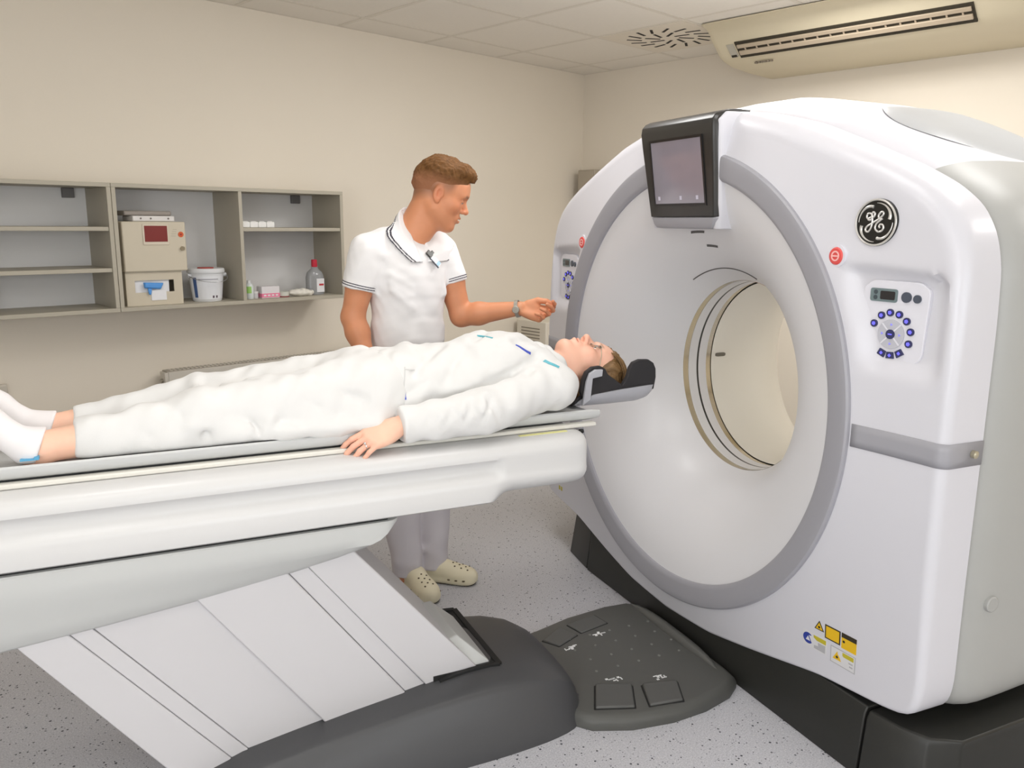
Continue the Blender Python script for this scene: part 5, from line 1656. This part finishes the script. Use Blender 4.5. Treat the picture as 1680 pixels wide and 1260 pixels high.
# clogs
def clog(heel, toe, nm):
    h_, t_ = np.array(heel), np.array(toe)
    d = (t_ - h_) / np.linalg.norm(t_ - h_)
    s_ = np.array((-d[1], d[0], 0))
    L_ = np.linalg.norm(t_ - h_)
    F = Fr(h_, d, s_, (0, 0, 1), L_ / .285)
    o = [('add', fell(F, (.215, 0, .036), (.075, .052, .046)), 0), ('add', fell(F, (.140, 0, .050), (.075, .043, .050)), .03), ('add', fell(F, (.060, 0, .036), (.060, .037, .036)), .03), ('add', fcone(F, (.035, 0, .018), (.235, 0, .018), .036, .046, ((0, 0, 1), .5)), .02), ('add', fell(F, (.10, 0, .075), (.055, .038, .030)), .03), ('cut', (0, 0, -1), -.0015, .004)]
    g = part('clog', vqmesh('clog', *nets(o, F.p((.14, 0, 0)) - np.array((.2, .2, .01)), F.p((.14, 0, 0)) + np.array((.2, .2, .15)), .0042)), mat('clog_cream', rgb(232, 222, 192), .55), MAN, 'cream clog with vent holes')
    bv_ = bvh_of(g.data)
    hm = MB()
    for fx in (.175, .205, .235):
        for fy in (-.022, -.004, .014):
            p = F.p((fx + .012 * (abs(fy) > .01), fy, .2))
            q, n1, _, _ = bv_.ray_cast(Vector(p), Vector((0, 0, -1)))
            if q: hm.ball(tuple(q), (.0042, .0042, .003), 6)
    for sd in (1, -1):
        for fx in (.165, .20, .235):
            p = F.p((fx, sd * .2, .030))
            q, n1, _, _ = bv_.ray_cast(Vector(p), Vector(F.d((0, -sd, 0))))
            if q: hm.ball(tuple(q), (.0065, .0065, .0035), 6)
    part('vent_holes', hm, mat('hole_dark', rgb(96, 84, 60), .7), g)
    sole = [('add', fcone(F, (.040, 0, .004), (.238, 0, .004), .037, .047, ((0, 0, 1), .12)), 0), ('cut', (0, 0, -1), -.0005, .001)]
    part('sole', vqmesh('sole', *nets(sole, F.p((.14, 0, 0)) - np.array((.2, .2, .01)), F.p((.14, 0, 0)) + np.array((.2, .2, .03)), .004)), mat('sole_dark', rgb(84, 78, 66), .7), g)
clog((-.072, .035, 0), (.080, -.200, 0), 'r')
clog((-.020, .050, 0), (.244, .003, 0), 'l')
# ---------------------------------------------------------------- the patient (scanner frame)
PAT = thing('person', 'patient with glasses in white jacket and trousers lying on the table', 'person', (-1.1, -.02, .94), 'T')
M_SKW = skin_mat('skin_fair', rgb(244, 196, 170), rgb(150, 112, 84))
M_JAK = mat('jacket_white', rgb(224, 223, 221), .82, var=.01, bump=.15, bscale=700, spec=.2)
M_PNT = mat('pants_white', rgb(224, 223, 221), .82, var=.01, bump=.15, bscale=700, spec=.2)
PF = Fr((-.366, .0, 1.047), (.26, -.06, .96), (0, 1, .06), (.96, 0, -.26), .97)
# her left (near) is -y; head frame y axis points to her left = -y
PF.R[1] = np.cross(PF.R[2], PF.R[0])
yL = -.02
def pp(x, y, z): return np.array((x, y, z))
p_shN, p_elN, p_wrN = pp(-.585, -.175, 1.040), pp(-.850, -.242, .998), pp(-1.095, -.240, .978)
p_shF, p_elF, p_wrF = pp(-.585, .150, 1.040), pp(-.850, .215, .998), pp(-1.06, .19, .990)
p_hipN, p_knN, p_anN = pp(-1.13, -.105, 1.055), pp(-1.58, -.110, 1.022), pp(-1.935, -.115, .984)
p_hipF, p_knF, p_anF = pp(-1.13, .075, 1.055), pp(-1.585, .070, 1.024), pp(-1.935, .045, .990)
ptorso = [('add', ell(pp(-.73, yL, 1.055), (.19, .135, .085)), 0), ('add', ell(pp(-.98, yL, 1.045), (.18, .120, .080)), .06), ('add', ell(pp(-1.13, yL, 1.045), (.13, .130, .080)), .06), ('add', cone(p_shN, p_shF, .058, .058), .05)]
def limb(a, b, c, r): return [('add', cone(a, b, r[0], r[1]), .02), ('add', cone(b, c, r[1], r[2]), .02)]
parms = limb(p_shN, p_elN, p_wrN, (.050, .040, .027)) + limb(p_shF, p_elF, p_wrF, (.050, .040, .027))
plegs = limb(p_hipN, p_knN, p_anN, (.085, .058, .040)) + limb(p_hipF, p_knF, p_anF, (.085, .058, .040))
for a_ in (p_anN, p_anF):
    plegs += [('add', ell(a_ + np.array((-.035, 0, -.008)), (.040, .032, .034)), .02), ('add', cone(a_ + np.array((-.045, 0, -.01)), a_ + np.array((-.145, .0, .078)), .034, .028), .03), ('add', cone(a_ + np.array((-.135, 0, .07)), a_ + np.array((-.195, .0, .115)), .032, .020), .02)]
pneck = [('add', cone(pp(-.545, yL, 1.040), PF.p((-.025, 0, -.045)), .060, .052), .03), ('add', cone(pp(-.53, yL, 1.065), PF.p((.02, 0, -.08)), .045, .036), .03)]
phead = head_ops(PF, True)
# near hand lying palm down over the table edge
nx = np.array((-.93, -.10, -.33))
nx /= np.linalg.norm(nx)
nz = np.array((-.25, -.62, .74))
nz -= nx * (nz @ nx)
nz /= np.linalg.norm(nz)
ny = np.cross(nz, nx)
if ny[1] < 0: ny = -ny
NF = Fr(p_wrN + nx * .004 + np.array((0, -.004, .004)), nx, ny, nz, .95)
handN = hand_ops(NF, [(16, 20, 14), (18, 24, 16), (20, 24, 16), (18, 22, 14)], [(.050, .040, -.022), (.082, .044, -.034), (.108, .040, -.040)], 1.2)
fx_ = np.array((-.98, .05, -.12))
fx_ /= np.linalg.norm(fx_)
fz_ = np.array((-.1, .3, .95))
fz_ -= fx_ * (fz_ @ fx_)
fz_ /= np.linalg.norm(fz_)
fy_ = np.cross(fz_, fx_)
if fy_[1] > 0: fy_ = -fy_
FFm = Fr(p_wrF, fx_, fy_, fz_, .95)
handF = hand_ops(FFm, [(14, 18, 12)] * 4, [(.050, .046, -.014), (.080, .058, -.02), (.104, .062, -.026)], 1.0)
w1 = nets(pneck + phead, (-.62, -.13, .92), (-.20, .12, 1.20), .0027)
w2 = nets(parms + handN, (-1.34, -.36, .88), (-.90, -.16, 1.06), .0024)
w3 = nets(parms + handF, (-1.30, .10, .90), (-.95, .30, 1.06), .004)
w4 = nets(plegs, (-2.20, -.18, .92), (-1.70, .12, 1.16), .005)
pthigh = limb(p_hipN, p_knN, p_anN, (.070, .050, .036)) + limb(p_hipF, p_knF, p_anF, (.070, .050, .036))
w5 = nets(ptorso + pthigh, (-1.72, -.25, .93), (-.5, .22, 1.20), .012)
V, Q = joinvq(w1, w2, w3, w4, w5)
fl, Lc = face_attrs(PF, V, True)
x, y, z = Lc.T
inh = (np.abs(x) < .2) & (np.abs(y) < .09) & (z > -.14) & (z < .2)
brow = .8 * np.exp(-((np.abs(y) - .030) / .017) ** 4 - ((z - .0245) / .004) ** 2) * (x > .05)
hn_ = (V - NF.o) @ NF.R.T
ff = .30 * np.clip((hn_[:, 0] - .05) / .06, 0, 1) * (np.linalg.norm(hn_, axis=1) < .22)
me = vqmesh('body', V, Q)
set_attr(me, 'flush', np.clip(fl * inh + ff + .15 * inh, 0, 1))
set_attr(me, 'stubble', brow * inh)
part('body', me, M_SKW, PAT)
eye_parts(PF, PAT, ('iris_brown', rgb(92, 70, 52)))
# hair
pcr = [('add', fell(PF, (-.012, 0, .045), (.100, .077, .086)), 0), ('add', fell(PF, (-.055, 0, -.005), (.062, .074, .070)), .03)]
def thick_w(x, y, z):
    line = .046 - 1.0 * np.maximum(0, .068 - x)
    t = np.clip((z - line) / .030, 0, 1)
    return np.where(t <= 0, -.03, .020 * t - .003)
M_HRW = mat('hair_light_brown', rgb(128, 98, 62), .5, var=.55, scale=45, bump=.7, bscale=260)
sdfpart('hair', pcr + [('fn', hair_fn(PF, thick_w, 7, (.6, 2.5, .5))), ('cut', (0, 0, -1), -.950, .004)], (-.56, -.14, .92), (-.19, .14, 1.20), .0027, M_HRW, PAT, 'short light-brown hair', 0)
fr_ = MB()
for k in range(16):
    rr = random.Random(k)
    y0 = -.078 + .156 * k / 15
    p0 = (.082 + .008 * math.cos(y0 * 18), y0 * .85, .052 + .014 * rr.random())
    p1 = (.078, y0 * 1.0, .100)
    p2 = (.010, y0 * 1.06, .142)
    p3 = (-.05, y0 * 1.0, .138)
    pts = []
    for i in range(9):
        t_ = i / 8
        q = [(1 - t_) ** 3 * a + 3 * (1 - t_) ** 2 * t_ * b + 3 * (1 - t_) * t_ ** 2 * c + t_ ** 3 * d for a, b, c, d in zip(p0, p1, p2, p3)]
        pts.append(tuple(PF.p(q)))
    fr_.tube(pts, [.002, .004, .0055, .006, .006, .006, .0055, .005, .003], 6)
part('fringe', fr_, M_HRW, PAT)
# glasses
M_GLF = mat('glasses_metal', rgb(168, 158, 140), .3, .8)
GL = thing('eyeglasses', 'thin-framed eyeglasses on the lying patient\'s face', 'glasses', tuple(PF.p((.10, 0, .0))), 'T')
def loc_(p): return tuple(PF.p(p))
for s_ in (1, -1):
    pts = [(.099 - .006 * abs(math.cos(a)), s_ * .033 + .026 * math.cos(a), -.002 + .018 * math.sin(a)) for a in np.linspace(0, 2 * PI, 28, endpoint=False)]
    part('rim', MB().tube([loc_(p) for p in pts], .0013, 6, loop=True), M_GLF, GL)
    part('lens', MB().loft([[loc_((.099 - .006 * abs(math.cos(a)) + dx, s_ * .033 + .0255 * math.cos(a), -.002 + .0175 * math.sin(a))) for a in np.linspace(0, 2 * PI, 28, endpoint=False)] for dx in (-.0006, .0006)]), mat('lens_clear', rgb(245, 248, 248), .05, trans=.97, var=0), GL)
    part('temple_arm', MB().tube([loc_((.095, s_ * .060, .004)), loc_((.070, s_ * .072, .006)), loc_((.02, s_ * .080, .008)), loc_((-.02, s_ * .081, .012))], .0014, 6), M_GLF, GL)
part('bridge', MB().tube([loc_((.0985, -.008, .004)), loc_((.105, 0, .008)), loc_((.0985, .008, .004))], .0013, 6), M_GLF, GL)
part('earring', MB().ball(loc_((-.004, .083, -.036)), .0032, 8), mat('pearl', rgb(236, 228, 214), .25), PAT)
# jacket
jw1 = waves(41, 10, .15, .007, (1, 1.2, 1))
jw2 = waves(42, 12, .07, .0052, (1.4, 1, .7))
def zfloor(lim):
    """cloth lies on the cradle and on the table edge"""
    def f(Gv, X, Y, Z):
        return smax(Gv, (np.where(np.abs(Y + 0 * X) < .205, .9405 + .024 * np.clip((np.abs(Y) - .05) / .15, 0, 1) ** 2, .9275) - Z).astype(f32), .010)
    return f
jk = [('add', ell(pp(-.735, yL, 1.062), (.225, .172, .122)), 0), ('add', ell(pp(-.70, yL - .01, 1.115), (.13, .11, .068)), .06), ('add', ell(pp(-.93, yL, 1.050), (.20, .155, .108)), .07), ('add', ell(pp(-1.08, yL, 1.052), (.14, .172, .110)), .06), ('add', cone(p_shN + (.012, .01, .004), p_shF, .078, .072), .05), ('add', cone(pp(-.55, yL, 1.05), pp(-.49, yL, 1.05), .078, .064), .04)]
jkfold = []
for a, b, r in (((-.62, -.12, 1.15), (-.80, -.19, 1.04), .010), ((-.58, -.10, 1.13), (-.70, -.17, 1.08), .010), ((-.90, -.14, 1.10), (-1.02, -.16, 1.04), .009), ((-.80, -.16, 1.06), (-.95, -.17, 1.02), .010), ((-.98, .05, 1.155), (-1.10, -.10, 1.13), .009)):
    jkfold.append(('add', cone(a, b, r, r * .6), .03))
slv = []
for a, b, c in ((p_shN, p_elN, p_wrN), (p_shF, p_elF, p_wrF)):
    e = c + (b - c) / np.linalg.norm(b - c) * .0
    d = (c - b) / np.linalg.norm(c - b)
    mid = b + .5 * (c - b)
    fs_ = [cone(a, b, .070, .066), cone(b, mid, .066, .056), cone(mid, c + d * .06, .056, .048)]
    cuffp = c - d * .012
    def mk(fs_=fs_, cuffp=cuffp, d=d):
        def f(X, Y, Z):
            g = smin(smin(fs_[0][0](X, Y, Z), fs_[1][0](X, Y, Z), .02), fs_[2][0](X, Y, Z), .02)
            pl = (X - cuffp[0]) * d[0] + (Y - cuffp[1]) * d[1] + (Z - cuffp[2]) * d[2]
            return smax(g, pl, .003)
        return f
    lo_ = np.min([q[1] for q in fs_], axis=0)
    hi_ = np.max([q[2] for q in fs_], axis=0)
    slv.append(('add', (mk(), lo_, hi_), .020))
# creases of the near sleeve
slf = []
for k in range(8):
    t_ = k / 7
    c = p_elN + (p_wrN - p_elN) * (-.10 + .80 * t_)
    sx = .022 * (1 if k % 2 else -1)
    slf.append(('crease', c + np.array((sx, -.050, .052)), c + np.array((-sx, -.066, -.030)), .008, .009))
for a, b, am, wd in (((-.62, -.15, 1.13), (-.84, -.21, 1.05), .011, .016), ((-.66, -.10, 1.17), (-.80, -.15, 1.12), .009, .016), ((-.60, -.06, 1.165), (-.74, -.12, 1.165), .007, .014), ((-.90, -.06, 1.165), (-1.02, -.15, 1.10), .009, .016), ((-.95, -.15, 1.09), (-1.09, -.18, 1.04), .008, .016), ((-.84, -.10, 1.165), (-.93, -.17, 1.08), .009, .016), ((-1.02, .02, 1.170), (-1.09, -.12, 1.14), .007, .016), ((-.73, -.18, 1.08), (-.98, -.19, 1.01), .014, .018), ((-.66, -.20, 1.10), (-.74, -.25, 1.03), .009, .014), ((-.78, -.14, 1.13), (-.90, -.17, 1.06), -.007, .018), ((-.62, -.21, 1.03), (-.72, -.25, .99), .008, .012), ((-.70, .02, 1.19), (-.80, -.08, 1.18), .006, .016), ((-1.00, -.16, 1.06), (-.86, -.18, 1.05), -.006, .016)):
    slf.append(('crease', a, b, am, wd))
jneck = ('cut', (.93, .0, .36), .93 / math.hypot(.93, .36) * -.500 + .36 / math.hypot(.93, .36) * 1.07, .006)
jk.append(('add', ell(pp(-.86, yL, .975), (.32, .185, .06)), .05))
jacket = jk + jkfold + slv + slf + [('disp', jw1), ('disp', jw2), ('fn', zfloor(0)), ('cut', (-1, 0, 0), 1.155, .01), jneck]
JK = sdfpart('jacket', jacket, (-1.20, -.34, .90), (-.42, .30, 1.24), .0048, M_JAK, PAT, 'loose white jacket with collar')
# collar ring
cc, cn = pp(-.497, yL + .005, 1.066), (.90, 0, .44)
col_ops = [('add', torus(cc, cn, .073, .009, 2.6), 0), ('add', torus(pp(-.528, yL + .003, 1.060), cn, .096, .010, 1.8), .012), ('disp', waves(51, 6, .05, .003)), ('fn', zfloor(0))]
sdfpart('collar', col_ops, (-.62, -.15, .93), (-.40, .13, 1.20), .004, M_JAK, JK)
jb = bvh_of(JK.data)
def decal(name, pts, m, lift=.002, wd_=.006):
    """a flat strip laid on the cloth along points seen on the jacket"""
    rg = []
    hs = []
    for px, py in pts:
        o_, d_ = from_cam('T', px, py)
        h1, n1, _, _ = jb.ray_cast(o_, d_)
        if h1 is None: continue
        hs.append((h1, n1 if n1.dot(d_) < 0 else -n1))
    for i, (h1, n1) in enumerate(hs):
        t_ = (hs[min(i + 1, len(hs) - 1)][0] - hs[max(i - 1, 0)][0]).normalized()
        s_ = n1.cross(t_).normalized() * wd_
        rg.append([tuple(h1 - s_ + n1 * lift), tuple(h1 + s_ + n1 * lift), tuple(h1 + s_ - n1 * lift), tuple(h1 - s_ - n1 * lift)])
    if len(rg) > 1: part(name, MB().loft(rg), m, JK)
M_TEAL = mat('print_teal', rgb(92, 176, 190), .6)
M_PBL = mat('print_blue', rgb(66, 84, 186), .6)
decal('chest_print', [(783, 551), (792, 552), (800, 553), (808, 555)], M_TEAL, .002, .0035)
decal('chest_print', [(846, 566), (852, 569), (858, 573), (864, 577), (870, 580)], M_PBL, .002, .004)
decal('collar_print', [(893, 592), (901, 596), (909, 599), (917, 603)], M_TEAL, .002, .005)
decal('pocket_seam', [(664, 602), (664, 615), (663, 630), (662, 645)], mat('seam_grey', rgb(205, 204, 202), .8), .0015, .0016)
decal('pocket_seam', [(664, 606), (672, 607), (680, 607)], MATS['seam_grey'], .0015, .002)
decal('pocket_tag', [(662, 643), (663, 650), (664, 656)], M_PBL, .002, .005)
# trousers
tw1 = waves(61, 10, .14, .006, (1, 1, 1))
tw2 = waves(62, 12, .075, .0045, (1.3, 1, .8))
tr = [('add', ell(pp(-1.13, yL, 1.055), (.15, .168, .108)), 0)]
hemN, hemF = pp(-1.885, -.115, 1.0), pp(-1.90, .045, 1.0)
for h_, k_, a_, hem in ((p_hipN, p_knN, p_anN, hemN), (p_hipF, p_knF, p_anF, hemF)):
    c1, c2 = cone(h_, k_, .100, .074), cone(k_, a_ + (0, 0, .006), .072, .043)
    def mk(c1=c1, c2=c2, hem=hem):
        def f(X, Y, Z):
            return smax(smin(c1[0](X, Y, Z), c2[0](X, Y, Z), .03), (hem[0] - X) + .18 * (Z - 1.0) * 0, .003)
        return f
    tr.append(('add', (mk(), np.minimum(c1[1], c2[1]), np.maximum(c1[2], c2[2])), .03))
tr.append(('add', cone((-1.588, .085, 1.085), (-1.592, -.01, 1.082), .018, .014), .03))
tr.append(('add', cone((-1.50, -.19, .985), (-1.15, -.225, .985), .012, .010), .03))
tcr = []
for a, b, am, wd in (((-1.555, -.02, 1.10), (-1.585, -.19, .99), .012, .014), ((-1.585, -.05, 1.10), (-1.62, -.18, 1.02), -.009, .016), ((-1.53, -.05, 1.10), (-1.43, -.20, 1.02), -.009, .016), ((-1.535, -.08, 1.095), (-1.46, -.20, .99), .010, .013), ((-1.50, -.05, 1.115), (-1.26, -.16, 1.09), -.009, .018), ((-1.48, -.08, 1.11), (-1.30, -.19, 1.04), .009, .016), ((-1.36, -.10, 1.13), (-1.18, -.20, 1.05), .010, .018), ((-1.30, -.04, 1.15), (-1.16, -.15, 1.12), -.007, .02), ((-1.60, -.15, 1.05), (-1.585, -.20, .95), .008, .014), ((-1.54, -.17, 1.03), (-1.34, -.20, 1.0), .006, .018), ((-1.70, -.09, 1.085), (-1.64, -.16, 1.04), .007, .014), ((-1.80, -.10, 1.05), (-1.72, -.17, 1.0), .006, .014), ((-1.45, .07, 1.12), (-1.52, -.02, 1.11), .008, .016)):
    tcr.append(('crease', a, b, am, wd))
for y_ in (-.122, .052):
    tr.append(('add', cone((-1.14, y_ * 1.05, .985), (-1.84, y_, .972), .088, .040), .05))
tr.append(('add', cone((-1.2, -.02, 1.05), (-1.56, -.02, 1.03), .07, .045), .04))
tr += tcr + [('disp', tw1), ('disp', tw2), ('fn', zfloor(0)), ('cut', (1, 0, 0), -1.03, .01)]
sdfpart('trousers', tr, (-1.94, -.28, .90), (-1.0, .22, 1.22), .0052, M_PNT, PAT, 'loose white trousers')
# socks
for a_, nm in ((p_anN, 'n'), (p_anF, 'f')):
    sx = -1.962 if nm == 'n' else -1.952
    so = [('add', ell(a_ + np.array((-.035, 0, -.008)), (.046, .038, .040)), 0), ('add', cone(a_ + np.array((-.045, 0, -.01)), a_ + np.array((-.145, .0, .078)), .040, .034), .03), ('add', cone(a_ + np.array((-.135, 0, .07)), a_ + np.array((-.200, .0, .118)), .038, .025), .02), ('add', cone(a_, a_ + np.array((-.04, 0, 0)), .046, .044), .02), ('disp', waves(71, 6, .05, .0015)), ('fn', zfloor(0)), ('cut', (1, 0, -.35), (sx - .35 * .99) / math.hypot(1, .35), .004)]
    sdfpart('sock', so, a_ + np.array((-.26, -.07, -.08)), a_ + np.array((.03, .07, .20)), .004, mat('sock_white', rgb(236, 232, 232), .85, bump=.1, bscale=900), PAT)
# ring on the near hand
part('finger_ring', MB().lathe([(.0100, -.0015), (.0115, -.0015), (.0115, .0015), (.0100, .0015)], 24, lambda r, x, a: tuple(NF.p((.108 + x, -.0105 + r * math.cos(a), -.004 + r * math.sin(a)))), loop=True).ball(tuple(NF.p((.108, -.0105, .009))), .0035, 8), mat('ring_silver', rgb(220, 220, 218), .2, .9), PAT)
